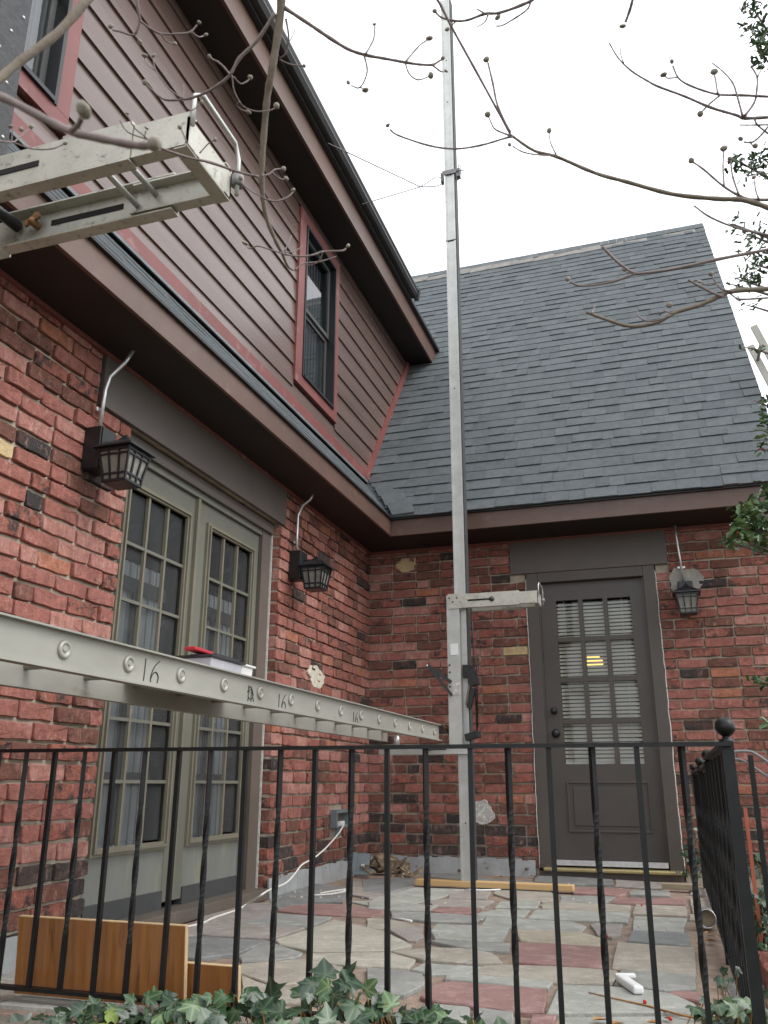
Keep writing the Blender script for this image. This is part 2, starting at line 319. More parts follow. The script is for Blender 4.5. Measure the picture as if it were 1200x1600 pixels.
def brick_wall(wall, to_world, rotz, s0, s1, opens, seed, mine, lower=0, bw=BW):
    """mine(s, z) -> brick colour index or None; opens = (s0, s1, z0, z1)"""
    rnd = random.Random(seed); items = []
    for k in range(-1, 33):
        z = ZB+(k+.5)*CO; edges = [(s0, s1)]
        for (a, b, z0, z1) in opens:
            if z0 < z+.02 and z-.02 < z1:
                ne = []
                for (p, q) in edges:
                    if b <= p or a >= q: ne.append((p, q)); continue
                    if a-p > .02: ne.append((p, a))
                    if q-b > .02: ne.append((b, q))
                edges = ne
        for (p, q) in edges:
            s = p + (.0 if k % 2 else -.1075) + rnd.uniform(-.008, .008)
            while s < q-.02:
                L = .215*rnd.choice((1, 1, 1, 1, 1, .97, 1.03, .5)); a, b = max(s, p), min(s+L, q)
                if q-b < .05: b = q; L = b-s
                if b-a > .045:
                    zz = z if b-a > .03 else z
                    ci = mine((a+b)/2, z); ci = rnd.choices(range(7), bw)[0] if ci is None else ci
                    if z < lower+rnd.uniform(0, .12) and ci < 7: ci = rnd.choice((2, 2, 3, 6, 4))
                    items.append([(a+b)/2, z+rnd.uniform(-.0025, .0025), b-a-.0125, ci, rnd.randrange(9), rnd.uniform(-.005, .008), rnd.uniform(-.016, .016)])
                s += L
                if b == q: break
    sc = []
    for it in items:
        P = to_world(it[0], it[1], 0); u, v, d = proj(P)
        ok = d > .5 and -25 < u < 1225 and -15 < v < 1615
        sc.append(it[2]/(d*d) if ok else 0)
    order = sorted(range(len(items)), key=lambda i: -sc[i]); top = set(order[:300])
    rest = MB()
    for i, (s, z, L, ci, sh, pr, tw) in enumerate(items):
        P = to_world(s, z, pr); sc_ = (L/.203, 1, 1)
        if i in top:
            link('brick', BME[sh], P, wall, (0, tw*.6, rotz+tw*.4), sc_, BRK[ci])
        else:
            src = BSH[sh]; n = len(rest.v); c_, s_ = math.cos(rotz), math.sin(rotz)
            for q in src.v:
                x, y = q.x*sc_[0], q.y; rest.v.append(Vector((P.x+x*c_-y*s_, P.y+x*s_+y*c_, P.z+q.z)))
            for f in src.f: rest.f.append(tuple(n+j for j in f)); rest.m.append(ci)
    if rest.v: tag(rest.build('brick_field', BRK, wall, fix=True), kind='stuff')
FD0, FD1, FDT = 1.862, 3.60, 2.332            # french door opening measured from the inner corner
wl = MB(); X0 = -.25
wl.box((X0, -FD0+.012, -.3), (-.018, .2, ZS)); wl.box((X0, -7.6, -.9), (-.018, -FD1-.012, ZS)); wl.box((X0, -FD1-.012, FDT+.012), (-.018, -FD0+.012, ZS)); wl.box((X0, -FD1-.012, -.3), (-.018, -FD0+.012, -.015))
wall_l = wl.build('wall', M['mortar'], house); tag(wall_l, 'red brick wall with the french doors')
def mine_l(s, z):
    if abs(s-4.39) < .11 and abs(z-1.925) < .038: return 7
    return None
brick_wall(wall_l, lambda s, z, p: Vector((p, -s, z)), R_(90), -.008, 7.5, [(FD0, FD1, -1, FDT), (1.807, 3.872, FDT-.02, 3), (.57, .83, .33, .475)], 3, mine_l, .3)
DX0, DX1, DT = 1.374, 2.394, 2.317
wb = MB()
wb.box((-.018, .018, -.3), (DX0-.010, .25, ZS)); wb.box((DX1+.010, .018, -.9), (3.3, .25, ZS)); wb.box((DX0-.010, .018, DT+.006), (DX1+.010, .25, ZS)); wb.box((DX0-.010, .018, -.3), (DX1+.010, .25, -.015))
wall_b = wb.build('wall', M['mortar'], house); tag(wall_b, 'red brick wall with the dark brown door')
def mine_b(s, z):
    if 1.05 < s < 1.37 and abs(z-.19) < .03: return 5
    return None
brick_wall(wall_b, lambda s, z, p: Vector((s, -p, z)), 0, -.006, 3.3, [(DX0, DX1, -1, DT), (1.247, 2.5, DT-.02, 3), (1.146, DX0, 1.68, 1.684)], 11, mine_b, .34, BW_SHADE)
link('brick', BME[2], (1.257, -.002, ZB+20.5*CO), wall_b, None, (1.0, 1, 1), BRK[7])
# patches of mortar and stone smeared over the bricks
def blob(name, m, cen, ru, rv, side, label=None, seed=0, thick=.0075):
    rnd = random.Random(seed); n = 40; poly = []; ph = [rnd.uniform(0, 6.28) for _ in range(4)]
    for i in range(n):
        a = 2*math.pi*i/n; k = 1+.13*math.sin(2*a+ph[0])+.09*math.sin(3*a+ph[1])+.06*math.sin(5*a+ph[2])+.05*math.sin(9*a+ph[3])+rnd.uniform(-.045, .045); poly.append((cen[0]+ru*k*math.cos(a), cen[1]+rv*k*math.sin(a)))
    fn = (lambda a, b, h: Vector((h, -a, b))) if side == 'l' else (lambda a, b, h: Vector((a, -h, b)))
    o = MB().extr(poly, -.004, thick, fn, .0025).build(name, m, house)
    if label: o['label'] = label
    return o
blob('wall_patch', M['patchtan'], (.335, 2.475), .085, .075, 'b', 'tan stone patch in the corner below the soffit', 1)
blob('wall_patch', M['patch'], (1.17, 1.385), .15, .075, 'l', 'crumbling pale mortar patch right of the french doors', 2)
blob('wall_patch', M['foil'], (.93, .435), .095, .10, 'b', 'whitish scribbled patch low on the wall', 3)
blob('wall_patch', M['patchgrey'], (2.62, 2.165), .112, .125, 'b', 'grey mortar patch behind the lantern', 4, .0075)
# flashing along the wall foot
def flashing(pts, side):
    mb = MB(); rnd = random.Random(4); n = 26
    for i in range(n):
        a = pts[0]+(pts[1]-pts[0])*i/n; b = pts[0]+(pts[1]-pts[0])*(i+1)/n
        za = ZB-.012+rnd.uniform(-.008, .008); oa = .016+rnd.uniform(0, .004)
        if side == 'l': mb.hexa([(.012, -a, -.03), (.03, -a, -.03), (.03, -b, -.03), (.012, -b, -.03), (.010, -a, za), (oa, -a, za), (oa, -b, za), (.010, -b, za)])
        else: mb.hexa([(a, -.03, -.03), (b, -.03, -.03), (b, -.012, -.03), (a, -.012, -.03), (a, -oa, za), (b, -oa, za), (b, -.010, za), (a, -.010, za)])
    mb.build('flashing', M['flash'], house)
flashing((.03, 1.86), 'l'); flashing((3.605, 5.6), 'l'); flashing((.03, 1.34), 'b')
# lintel panels, soffits, fascias
def part(name, m, *boxes, bevel=0, parent=None, label=None):
    mb = MB()
    for a, b in boxes: mb.box(a, b)
    o = mb.build(name, m, parent or house, bevel)
    if label: o['label'] = label
    return o
part('lintel_panel', M['lintel'], ((-.012, -3.872, 2.335), (.014, -1.807, 2.592)), bevel=.003)
part('lintel_panel', M['lintel'], ((1.247, -.014, 2.317), (2.5, .012, 2.592)), bevel=.003)
part('soffit_trim', M['redtrim'], ((.0, -7.5, 2.588), (.02, -.02, 2.6085))); part('soffit_trim', M['redtrim'], ((.0, -.02, 2.588), (3.39, 0, 2.6085)))
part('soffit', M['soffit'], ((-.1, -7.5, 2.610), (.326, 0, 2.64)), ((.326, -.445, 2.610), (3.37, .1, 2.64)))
part('fascia', M['fascia'], ((.326, -7.5, ZS), (.346, -.465, 2.741)), bevel=.002)
part('fascia', M['fascia'], ((.326, -.465, ZS), (3.39, -.445, 2.741)), bevel=.002)
part('drip_edge', M['drip'], ((.30, -7.5, 2.741), (.366, -.478, 2.756))); part('drip_edge', M['drip'], ((.30, -.488, 2.741), (3.392, -.43, 2.756)))
# main roof with its shingles
rf = MB(); XR = 3.385; YR, ZR = 2.945, zroof(2.945)-.012
dn = .012
rf.hexa([(0, -.42, zroof(-.42)-.05), (XR, -.42, zroof(-.42)-.05), (XR, YR, ZR-.05), (0, YR, ZR-.05), (0, -.42, zroof(-.42)-dn), (XR, -.42, zroof(-.42)-dn), (XR, YR, ZR-dn), (0, YR, ZR-dn)])
rf.hexa([(-3.5, 1.5, zroof(1.5)-.05), (0, 1.5, zroof(1.5)-.05), (0, YR, ZR-.05), (-3.5, YR, ZR-.05), (-3.5, 1.5, zroof(1.5)-dn), (0, 1.5, zroof(1.5)-dn), (0, YR, ZR-dn), (-3.5, YR, ZR-dn)])
rf.hexa([(-3.5, YR, ZR-.06), (XR, YR, ZR-.06), (XR, YR+3.4, ZR-.06-3.4*T53), (-3.5, YR+3.4, ZR-.06-3.4*T53), (-3.5, YR, ZR-dn), (XR, YR, ZR-dn), (XR, YR+3.4, ZR-dn-3.4*T53), (-3.5, YR+3.4, ZR-dn-3.4*T53)])
roof = rf.build('roof', SH[3], house); tag(roof, 'steep slate grey shingle roof')
gw = MB(); gw.extr([(-.0, ZS), (6.2, ZS), (6.2, 2.9), (YR, ZR-.1), (-.2, zroof(-.2)-.1)], 3.22, 3.32, lambda a, b, h: Vector((h, a, b))); gw.box((3.1, .25, GZ), (3.3, 6.2, ZS)); gw.build('gable_wall', BRK[2], house)
def shingle_shape(t):
    mb = MB(); w = .5
    mb.hexa([(-w, 0, 0), (w, 0, 0), (w, .185, -.006), (-w, .185, -.006), (-w, -.001, t), (w, -.001, t), (w, .185, -.001), (-w, .185, -.001)]); return mb
SHS = [shingle_shape(t) for t in (.006, .0072, .0125)]; SHM = [s.mesh('shingle_shape_%d' % i, SH[0]) for i, s in enumerate(SHS)]
rnd = random.Random(21); items = []; ncs = int(5.72/.143)+1
for i in range(ncs):
    d = i*.143; y = YE+d*math.cos(R_(53)); z = ZE+d*math.sin(R_(53))
    xl = max(.0, .36-(y+.52)*.9) if y < 1.0 else (-.3 if y < 1.6 else -2.2)
    x = xl+rnd.uniform(-.04, 0) if y >= -.1 else xl
    while x < XR:
        wd = rnd.choice((.10, .12, .15, .18, .21, .25)); x2 = min(x+wd, XR+.006)
        if XR-x2 < .05: x2 = XR+.006
        items.append((x, x2, y, z, rnd.choices(range(4), (4, 4, 2, 2))[0], rnd.choices(range(3), (4, 4, 5))[0], rnd.uniform(-.0022, .0022))); x = x2
sc = []
for (x, x2, y, z, c_, sh, j) in items:
    u, v, d = proj(((x+x2)/2, y+.04, z+.05)); ok = d > 0 and -10 < u < 1210 and 0 < v < 1600 and (x > .0 or z > 6)
    sc.append((x2-x)/d**3 if ok else 0)
top = set(sorted(range(len(items)), key=lambda i: -sc[i])[:300]); rest = MB(); c53, s53 = math.cos(R_(53)), math.sin(R_(53))
for i, (x, x2, y, z, ci, sh, j) in enumerate(items):
    P = Vector(((x+x2)/2, y+j*c53, z+j*s53)); wd = x2-x-.0015
    if i in top: link('shingle', SHM[sh], P, roof, (R_(53), 0, rnd.uniform(-.003, .003)), (wd, 1, 1), SH[ci])
    else:
        n = len(rest.v)
        for q in SHS[sh].v: rest.v.append(P+Vector((q.x*wd, q.y*c53-q.z*s53, q.y*s53+q.z*c53)))
        for f in SHS[sh].f: rest.f.append(tuple(n+k for k in f)); rest.m.append(ci)
tag(rest.build('shingle_field', SH, roof), kind='stuff')
rc = MB(); x = -3.4; rnd = random.Random(5)
rc.cur = 0
for x in [(-3.4+k*.29) for k in range(24)]:
    x2 = min(x+.30, XR+.01); h = ZR+.012+rnd.uniform(-.003, .006) + (.012 if x < 1.95 else 0)
    for sgn in (-1, 1):
        rc.hexa([(x, YR, h-.012), (x2, YR, h-.004), (x2, YR+sgn*.09, h-.004-.09*T53), (x, YR+sgn*.09, h-.012-.09*T53), (x, YR, h), (x2, YR, h+.006), (x2, YR+sgn*.095, h+.006-.095*T53), (x, YR+sgn*.095, h-.095*T53)])
rc.build('ridge_cap', M['ridge'], roof)
# narrow skirt of roof under the dormer, woven into the valley
sk = MB(); sk.hexa([(.362, -7.5, 2.748), (.362, -.50, 2.748), (.0, -.09, 3.20), (.0, -7.5, 3.20), (.340, -7.5, 2.757), (.340, -.5, 2.757), (.0, -.09, 3.212), (.0, -7.5, 3.212)])
skirt = sk.build('roof', SH[1], house); tag(skirt, 'narrow shingle strip under the dormer wall')
st = MB(); rnd = random.Random(9); tx = .37/.61
for i in range(4):
    y = -.50+i*.105; xx = .358-i*.094; zz = 2.738+i*.119
    while y > -7.3:
        L = rnd.choice((.14, .2, .26, .33)); st.cur = 3; k = rnd.uniform(0, .006)
        st.hexa([(xx+k, y-L+.003, zz+.004), (xx+k, y, zz+.004), (xx-.10, y+.04, zz+.135), (xx-.10, y-L, zz+.135), (xx+.006+k*.6, y-L+.003, zz+.008+k*.6), (xx+.006+k*.6, y, zz+.008+k*.6), (xx-.097, y+.04, zz+.138), (xx-.097, y-L, zz+.138)]); y -= L
tag(st.build('shingle_field', SH, skirt), kind='stuff')
for i in range(4):     # woven valley tabs
    y = -.52+i*.105; xx = .372-i*.094; zz = 2.764+i*.125
    MB().hexa([(xx, y, zz), (xx+.19, y+.01, zz+.012), (xx+.14, y+.10, zz+.13), (xx-.08, y+.10, zz+.135), (xx, y-.004, zz+.010), (xx+.19, y+.006, zz+.022), (xx+.14, y+.096, zz+.142), (xx-.08, y+.095, zz+.147)]).build('shingle', SH[(i*2) % 4], roof)
part('flashing', M['dripmetal'], ((.019, -7.5, 3.216), (.029, -.15, 3.236)))
# ------------------------------------------------------------------ dormer
YD = 1.27
dw = MB(); dw.extr([(-7.5, 3.15), (-.2, 3.15), (1.30, 5.1), (-7.5, 5.1)], -.12, -.004, lambda a, b, h: Vector((h, a, b)))
dorm = MB(); WINS = [(-5.19, -4.35), (-1.79, -.95)]; WZ0, WZ1 = 3.46, 4.97
def slab(mb, y0, y1, z0, z1, x0, x1):
    if y1 > y0 and z1 > z0: mb.box((x0, y0, z0), (x1, y1, z1))
ys = [-7.5, -5.13, -4.41, -1.73, -1.01]
slab(dorm, -7.5, -5.13, 3.15, 5.09, -.12, -.004); slab(dorm, -4.41, -1.73, 3.15, 5.09, -.12, -.004)
for a, b in ((-5.13, -4.41), (-1.73, -1.01)): slab(dorm, a, b, 3.15, 3.50, -.12, -.004); slab(dorm, a, b, 4.93, 5.09, -.12, -.004)
dorm.extr([(-1.01, 3.15), (-.19, 3.15), (yroof(5.09), 5.09), (-1.01, 5.09)], -.12, -.004, lambda a, b, h: Vector((h, a, b)))
dormer = dorm.build('dormer_wall', M['gap'], house); tag(dormer, 'brown lap sided dormer wall above the brick')
z = 3.584-.1755*2
for k in range(12):
    z0 = 3.584+.1755*(k-2); z1 = z0+.205
    if z0 > 5.07: break
    segs = [(-7.45, None)]
    cuts = WINS if (z1 > WZ0+.03 and z0+.02 < WZ1) else []
    a = -7.45; spans = []
    for (p, q) in cuts: spans.append((a, p+.004)); a = q-.004
    spans.append((a, None))
    for (p, q) in spans:
        zt = min(z1, 5.085); zb_ = max(z0, 3.327)
        if zt-zb_ < .03: continue
        if (q or 1)-p > 3 and k % 3 != 1:      # a butt joint somewhere along the course
            cut = p+((k*37) % 11+4)/18*((q or 1)-p); todo = [(p, cut-.0015), (cut+.0015, q)]
        else: todo = [(p, q)]
        xb, xt = .019, .003
        for (p, q2) in todo:
            f = lambda zz: (yroof(zz)-.045 if q2 is None else q2)
            mb = MB(); mb.hexa([(0, p, zb_), (xb, p, zb_), (xb, f(zb_), zb_), (0, f(zb_), zb_), (-.002, p, zt), (xt, p, zt), (xt, f(zt), zt), (-.002, f(zt), zt)])
            mb.build('siding_board', M['siding'], dormer)
part('base_trim', M['redtrim'], ((.0, -7.5, 3.238), (.026, -.15, 3.325)), bevel=.002)
mb = MB(); dv = Vector((0, math.cos(R_(53)), math.sin(R_(53)))); p0 = Vector((.014, yroof(3.25)-.055, 3.25)); p1 = Vector((.014, yroof(5.09)-.055, 5.09))
mb.obox((p0+p1)/2, dv, (1, 0, 0), dv.cross(Vector((1, 0, 0))), (p1-p0).length, .03, .085); mb.build('rake_trim', M['redtrim'], house)
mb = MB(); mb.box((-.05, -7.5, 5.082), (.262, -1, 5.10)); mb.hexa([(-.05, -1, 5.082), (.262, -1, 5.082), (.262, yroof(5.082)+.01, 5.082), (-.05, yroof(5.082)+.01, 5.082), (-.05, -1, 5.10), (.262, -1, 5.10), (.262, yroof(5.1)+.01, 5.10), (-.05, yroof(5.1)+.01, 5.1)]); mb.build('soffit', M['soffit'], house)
mb = MB(); a, b = 5.072, 5.282
mb.hexa([(.262, -7.5, a), (.284, -7.5, a), (.284, yroof(a)+.01, a), (.262, yroof(a)+.01, a), (.262, -7.5, b), (.284, -7.5, b), (.284, yroof(b)+.01, b), (.262, yroof(b)+.01, b)]); mb.build('fascia', M['fascia'], house)
mb = MB(); a, b = 5.282, 5.335
mb.hexa([(.24, -7.5, a), (.325, -7.5, a), (.325, yroof(a)+.02, a), (.24, yroof(a)+.02, a), (.24, -7.5, b), (.318, -7.5, b), (.318, yroof(b)+.02, b), (.24, yroof(b)+.02, b)]); mb.build('drip_edge', M['drip'], house)
mb = MB(); mb.hexa([(.31, -7.5, 5.30), (.31, 2.6, 5.30), (-3.2, 2.6, 6.3), (-3.2, -7.5, 6.3), (.31, -7.5, 5.345), (.31, 2.6, 5.345), (-3.2, 2.6, 6.35), (-3.2, -7.5, 6.35)]); mb.build('dormer_roof', SH[3], house)
gp = [(.316, 5.318), (.365, 5.318), (.388, 5.345), (.385, 5.37), (.396, 5.388), (.396, 5.402), (.300, 5.405)]
mb = MB(); mb.extr(gp, -7.5, .29, lambda a, b, h: Vector((a, h, b))); gut = mb.build('gutter', M['gutter'], house)
MB().extr([(.345, 5.30), (.39, 5.30), (.41, 5.42), (.335, 5.42)], .29, .325, lambda a, b, h: Vector((a, h, b))).build('end_cap', M['gutter'], gut)
# interior shells
def room(a, b, open_):
    (x0, y0, z0), (x1, y1, z1) = a, b; mb = MB(); q = {'x0': ((x0,y0,z0),(x0,y1,z0),(x0,y1,z1),(x0,y0,z1)), 'x1': ((x1,y0,z0),(x1,y1,z0),(x1,y1,z1),(x1,y0,z1)), 'y0': ((x0,y0,z0),(x1,y0,z0),(x1,y0,z1),(x0,y0,z1)), 'y1': ((x0,y1,z0),(x1,y1,z0),(x1,y1,z1),(x0,y1,z1)), 'z0': ((x0,y0,z0),(x1,y0,z0),(x1,y1,z0),(x0,y1,z0)), 'z1': ((x0,y0,z1),(x1,y0,z1),(x1,y1,z1),(x0,y1,z1))}
    for k, v in q.items():
        if k != open_: mb.quad(*v)
    mb.build('room', M['room'], house)
room((-1.6, -3.75, -.02), (-.13, -1.7, 2.5), 'x1'); room((1.2, .13, -.02), (2.55, 1.8, 2.5), 'y0')
room((-1.2, -5.3, 3.3), (-.11, -4.3, 5.05), 'x1'); room((-1.2, -1.9, 3.3), (-.11, -.9, 5.05), 'x1')
# ------------------------------------------------------------------ dormer windows
def dormer_window(y0, y1, label):
    t = part('window', M['redtrim'], ((-.01, y0, WZ0), (.032, y1, WZ0+.085)), ((-.01, y0, WZ1-.10), (.032, y1, WZ1)), ((-.01, y0, WZ0+.085), (.032, y0+.115, WZ1-.10)), ((-.01, y1-.09, WZ0+.085), (.032, y1, WZ1-.10)), bevel=.002, label=label)
    a, b, c, d = y0+.115, y1-.09, WZ0+.085, WZ1-.10; f = .022
    part('frame', M['lampblack'], ((-.05, a, c), (.040, a+f, d)), ((-.05, b-f, c), (.040, b, d)), ((-.05, a+f, c), (.048, b-f, c+f)), ((-.05, a+f, d-f), (.040, b-f, d)), parent=t)
    zm = (c+d)/2-.03; g0, g1 = a+f, b-f; s = .034
    for (za, zb2, x) in ((c+f, zm, -.030), (zm, d-f, -.012)):
        o = part('sash', M['drdark'], ((x-.02, g0, za), (x, g0+s, zb2)), ((x-.02, g1-s, za), (x, g1, zb2)), ((x-.02, g0+s, za), (x, g1-s, za+s)), ((x-.02, g0+s, zb2-s), (x, g1-s, zb2)), parent=t)
        tl = .012 if za > c+.3 else .004; pq = MB(); pq.quad((x-.006, g0+s, za+s), (x-.006, g1-s, za+s), (x-.006-tl, g1-s, zb2-s), (x-.006-tl, g0+s, zb2-s)); pq.build('pane', M['glasswin'], t, fix=False)
    mb = MB(); n = 9
    for k in range(n):
        ya = g1-.30+.26*k/n; mb.box((-.10-.012*(k % 2), ya, c+.03), (-.085-.012*(k % 2), ya+.031, d-.03))
    mb.build('curtain', M['curtain'], t)
    part('inner_jamb', M['white'], ((-.085, g1-s-.012, c+f), (-.053, g1-s+.02, zm)), parent=t)
    return t
dormer_window(*WINS[0], 'red trimmed dormer window beside the scaffold pole')
dormer_window(*WINS[1], 'red trimmed black framed dormer window near the roof slope')
# ------------------------------------------------------------------ french doors
fr = part('door_frame', M['drgrey'], ((-.14, -3.597, 0), (-.070, -3.548, 2.33)), ((-.14, -3.548, 2.225), (-.070, -1.995, 2.329)), label='grey green frame of the french doors')
part('casing', M['casing'], ((-.14, -1.993, .0), (-.066, -1.868, 2.329)), parent=fr); part('head_casing', M['lintel'], ((-.069, -3.596, 2.262), (-.045, -1.869, 2.328)), parent=fr)
part('caulk_bead', M['caulk'], ((-.066, -1.8685, .02), (-.054, -1.8625, 2.32)), parent=fr)
part('threshold', M['casing'], ((-.14, -3.547, -.005), (.035, -1.90, .055)), parent=fr, bevel=.004)
def french(y0, y1, gy0, gy1, label):
    x = -.092
    d = MB(); z0, z1 = .085, 2.222; Z0, Z1 = .335, 2.115
    for a, b in (((x-.04, y0, z0), (x, gy0, z1)), ((x-.04, gy1, z0), (x, y1, z1)), ((x-.04, gy0, Z1), (x, gy1, z1))): d.box(a, b)
    d = d.build('french_door', M['drgrey'], house); d['label'] = label
    part('kick_panel', M['drpanel'], ((x-.04, gy0, z0+.055), (x-.002, gy1, Z0)), parent=d)
    part('sweep', M['drdark'], ((x-.04, gy0, z0-.03), (x+.008, gy1, z0+.055)), parent=d)
    mo = MB(); w_ = .036
    for k, (i, h) in enumerate(((0, .016), (.014, .028), (.026, .017))):
        wd = (.014, .012, .012)[k]; a, b, c, e = gy0+i, gy1-i, Z0+i, Z1-i
        mo.box((x, a, c), (x+h, a+wd, e)); mo.box((x, b-wd, c), (x+h, b, e)); mo.box((x, a+wd, c), (x+h+.002, b-wd, c+wd)); mo.box((x, a+wd, e-wd), (x+h, b-wd, e))
    mo.build('moulding', M['drtan'], d)
    a, b, c, e = gy0+.038, gy1-.038, Z0+.038, Z1-.038; mw = .016
    for i in (1, 2):
        y = a+(b-a)*i/3; part('muntin', M['drtan'], ((x-.012, y-mw/2, c), (x+.007, y+mw/2, e)), parent=d)
    for j in range(1, 6):
        zz = c+(e-c)*j/6; part('muntin', M['drgrey'], ((x-.012, a, zz-mw/2), (x+.005, b, zz+mw/2)), parent=d)
    pm = None; py = (b-a)/3-mw; pz = (e-c)/6-mw
    pm = MB(); pm.quad((0, -py/2, -pz/2), (0, py/2, -pz/2), (0, py/2, pz/2), (0, -py/2, pz/2)); pm = pm.mesh('pane_shape', M['glassdark'], fix=False)
    for i in range(3):
        for j in range(6): link('pane', pm, (x-.014, a+(b-a)*(i+.5)/3, c+(e-c)*(j+.5)/6), d, (random.uniform(-.002, .002), random.uniform(-.006, .006), random.uniform(-.006, .006)))
    # sheers and an inner casement seen through the glass
    mb = MB()
    for k in range(17):
        yy = a-.05+k*.030; mb.box((x-.085-.008*(k % 2), yy, c-.1), (x-.075-.008*(k % 2), yy+.0295, c+(e-c)*.80))
    mb.build('sheer_curtain', M['curtain'], d)
    part('inner_rail', M['drdark'], ((x-.062, a-.04, 1.58), (x-.052, b-.06, 1.65)), ((x-.062, a-.04, 1.06), (x-.052, b-.06, 1.12)), ((x-.062, a-.04, .66), (x-.052, b-.06, .70)), ((x-.062, a+.20, c), (x-.0525, a+.235, 1.58)), parent=d)
    return d
french(-3.546, -2.80, -3.493, -2.870, 'olive grey french door leaf beside the near brick pier')
d2 = french(-2.798, -1.997, -2.680, -2.075, 'olive grey french door leaf beside the taupe casing')
part('astragal', M['drtan'], ((-.092, -2.815, .09), (-.070, -2.790, 2.22)), parent=d2)
# ------------------------------------------------------------------ brown back door
fr = part('door_frame', M['doorcase'], ((DX0, -.012, .05), (DX0+.092, .10, DT-.002)), ((DX1-.092, -.012, .05), (DX1, .10, DT-.002)), ((DX0+.092, -.012, DT-.085), (DX1-.092, .10, DT-.002)), bevel=.004, label='chipped dark brown frame of the back door')
part('door_stop', M['door'], ((DX0+.092, .012, .11), (DX0+.104, .07, 2.225)), ((DX1-.104, .012, .11), (DX1-.092, .07, 2.225)), parent=fr)
def bead(x, name='caulk_bead'):
    rnd = random.Random(int(x*10)); pts = [(x+rnd.uniform(-.004, .004), -.006, .05+k*.06) for k in range(38)]
    MB().tube(pts, .0045, 5).build(name, M['caulk'], fr)
bead(DX0-.005); bead(DX1+.005)
DY = .045; x0, x1, z0, z1 = DX0+.094, DX1-.094, .115, 2.23
def rx(u, v): return PY(u, v, DY)
gx0 = .5*(rx(868, 939).x+rx(884, 1194).x); gx1 = .5*(rx(984.5, 934).x+rx(1007, 1194).x); gz1 = rx(868, 939).z; gz0 = rx(884, 1194).z
bd = MB()
for a, b in (((x0, DY, z0), (gx0, DY+.04, z1)), ((gx1, DY, z0), (x1, DY+.04, z1)), ((gx0, DY, gz1), (gx1, DY+.04, z1)), ((gx0, DY, z0), (gx1, DY+.04, gz0))): bd.box(a, b)
bd = bd.build('back_door', M['door'], house); bd['label'] = 'dark brown half glazed back door'
px0, px1 = rx(885, 1221).x, rx(1014, 1221).x; pz1, pz0 = rx(885, 1221).z, rx(888, 1300).z
part('panel_moulding', M['door'], ((px0, DY-.012, pz0), (px0+.014, DY, pz1)), ((px1-.014, DY-.012, pz0), (px1, DY, pz1)), ((px0+.014, DY-.012, pz0), (px1-.014, DY, pz0+.014)), ((px0+.014, DY-.012, pz1-.014), (px1-.014, DY, pz1)), parent=bd, bevel=.003)
part('raised_panel', M['door'], ((px0+.045, DY-.008, pz0+.045), (px1-.045, DY, pz1-.045)), parent=bd, bevel=.006)
mw = .036
for i in (1, 2): xx = gx0+(gx1-gx0)*i/3; part('muntin', M['door'], ((xx-mw/2, DY-.002, gz0), (xx+mw/2, DY+.03, gz1)), parent=bd)
for j in (1, 2, 3): zz = gz0+(gz1-gz0)*j/4; part('muntin', M['door'], ((gx0, DY-.004, zz-mw/2), (gx1, DY+.028, zz+mw/2)), parent=bd)
ha, hb = (gx1-gx0)/6-mw/2, (gz1-gz0)/8-mw/2; pm = MB(); pm.quad((-ha, 0, -hb), (ha, 0, -hb), (ha, 0, hb), (-ha, 0, hb)); pm = pm.mesh('door_pane', M['glass'], fix=False)
for i in range(3):
    for j in range(4): link('pane', pm, (gx0+(gx1-gx0)*(i+.5)/3, DY+.018, gz0+(gz1-gz0)*(j+.5)/4), bd, (random.uniform(-.008, .008), 0, random.uniform(-.008, .008)))
sm = MB(); sm.obox((0, 0, 0), (1, 0, 0), (0, 1, 1.1), (0, -1.1, 1), gx1-gx0+.20, .029, .0016); sm = sm.mesh('slat_shape', M['slat'])
n = 42
for k in range(n): link('blind_slat', sm, ((gx0+gx1)/2-.05+random.uniform(-.002, .002), DY+.050, gz0+.03+(gz1-gz0-.03)*k/n), bd, (random.uniform(-.04, .12), random.uniform(-.004, .004), 0))
part('blind_rail', M['white'], ((gx0-.10, DY+.045, gz0-.012), (gx1+.01, DY+.075, gz0+.020)), parent=bd)
mb = MB()
for xx in (gx0+.06, gx0+.20, gx1-.20, gx1-.07): mb.tube([(xx, DY+.037, gz0), (xx, DY+.037, gz1)], .0018, 5)
mb.build('ladder_cord', M['white'], bd)
for (u, v, r) in ((866, 1111, .026), (869, 1146, .033)):
    p = rx(u, v); MB().lathe((p.x, DY, p.z), [(.0, -.001), (r, -.002), (r, -.010), (r*.45, -.014), (r*.45, -.034), (r*.8, -.040), (r*.85, -.058), (r*.5, -.066), (0, -.067)], 18, 'y').build('door_knob' if r > .03 else 'deadbolt', M['lampblack'], bd)
part('threshold', M['brass'], ((DX0+.03, -.075, .035), (DX1-.005, .03, .062)), parent=fr, bevel=.008); part('door_sweep', M['galv'], ((DX0+.10, -.01, .075), (DX1-.10, .04, .112)), parent=fr)
part('sill', M['doorcase'], ((DX0, -.04, -.02), (DX1, .12, .034)), parent=fr)
p = PY(925, 1022, .32)
lampi = empty('hanging_lamp', (p.x, .42, p.z-.09), 'glowing yellow lamp shade hanging behind the door blinds', 'lamp')
MB().lathe((p.x, .42, p.z-.09), [(.0, .10), (.04, .095), (.075, .05), (.08, .02), (.06, .0), (.03, .0)], 20).build('lamp_shade', M['lampglow'], lampi)
MB().tube([(p.x, .42, p.z+.06), (p.x, .42, 2.5)], .004, 6).build('lamp_cord', M['lampblack'], lampi)
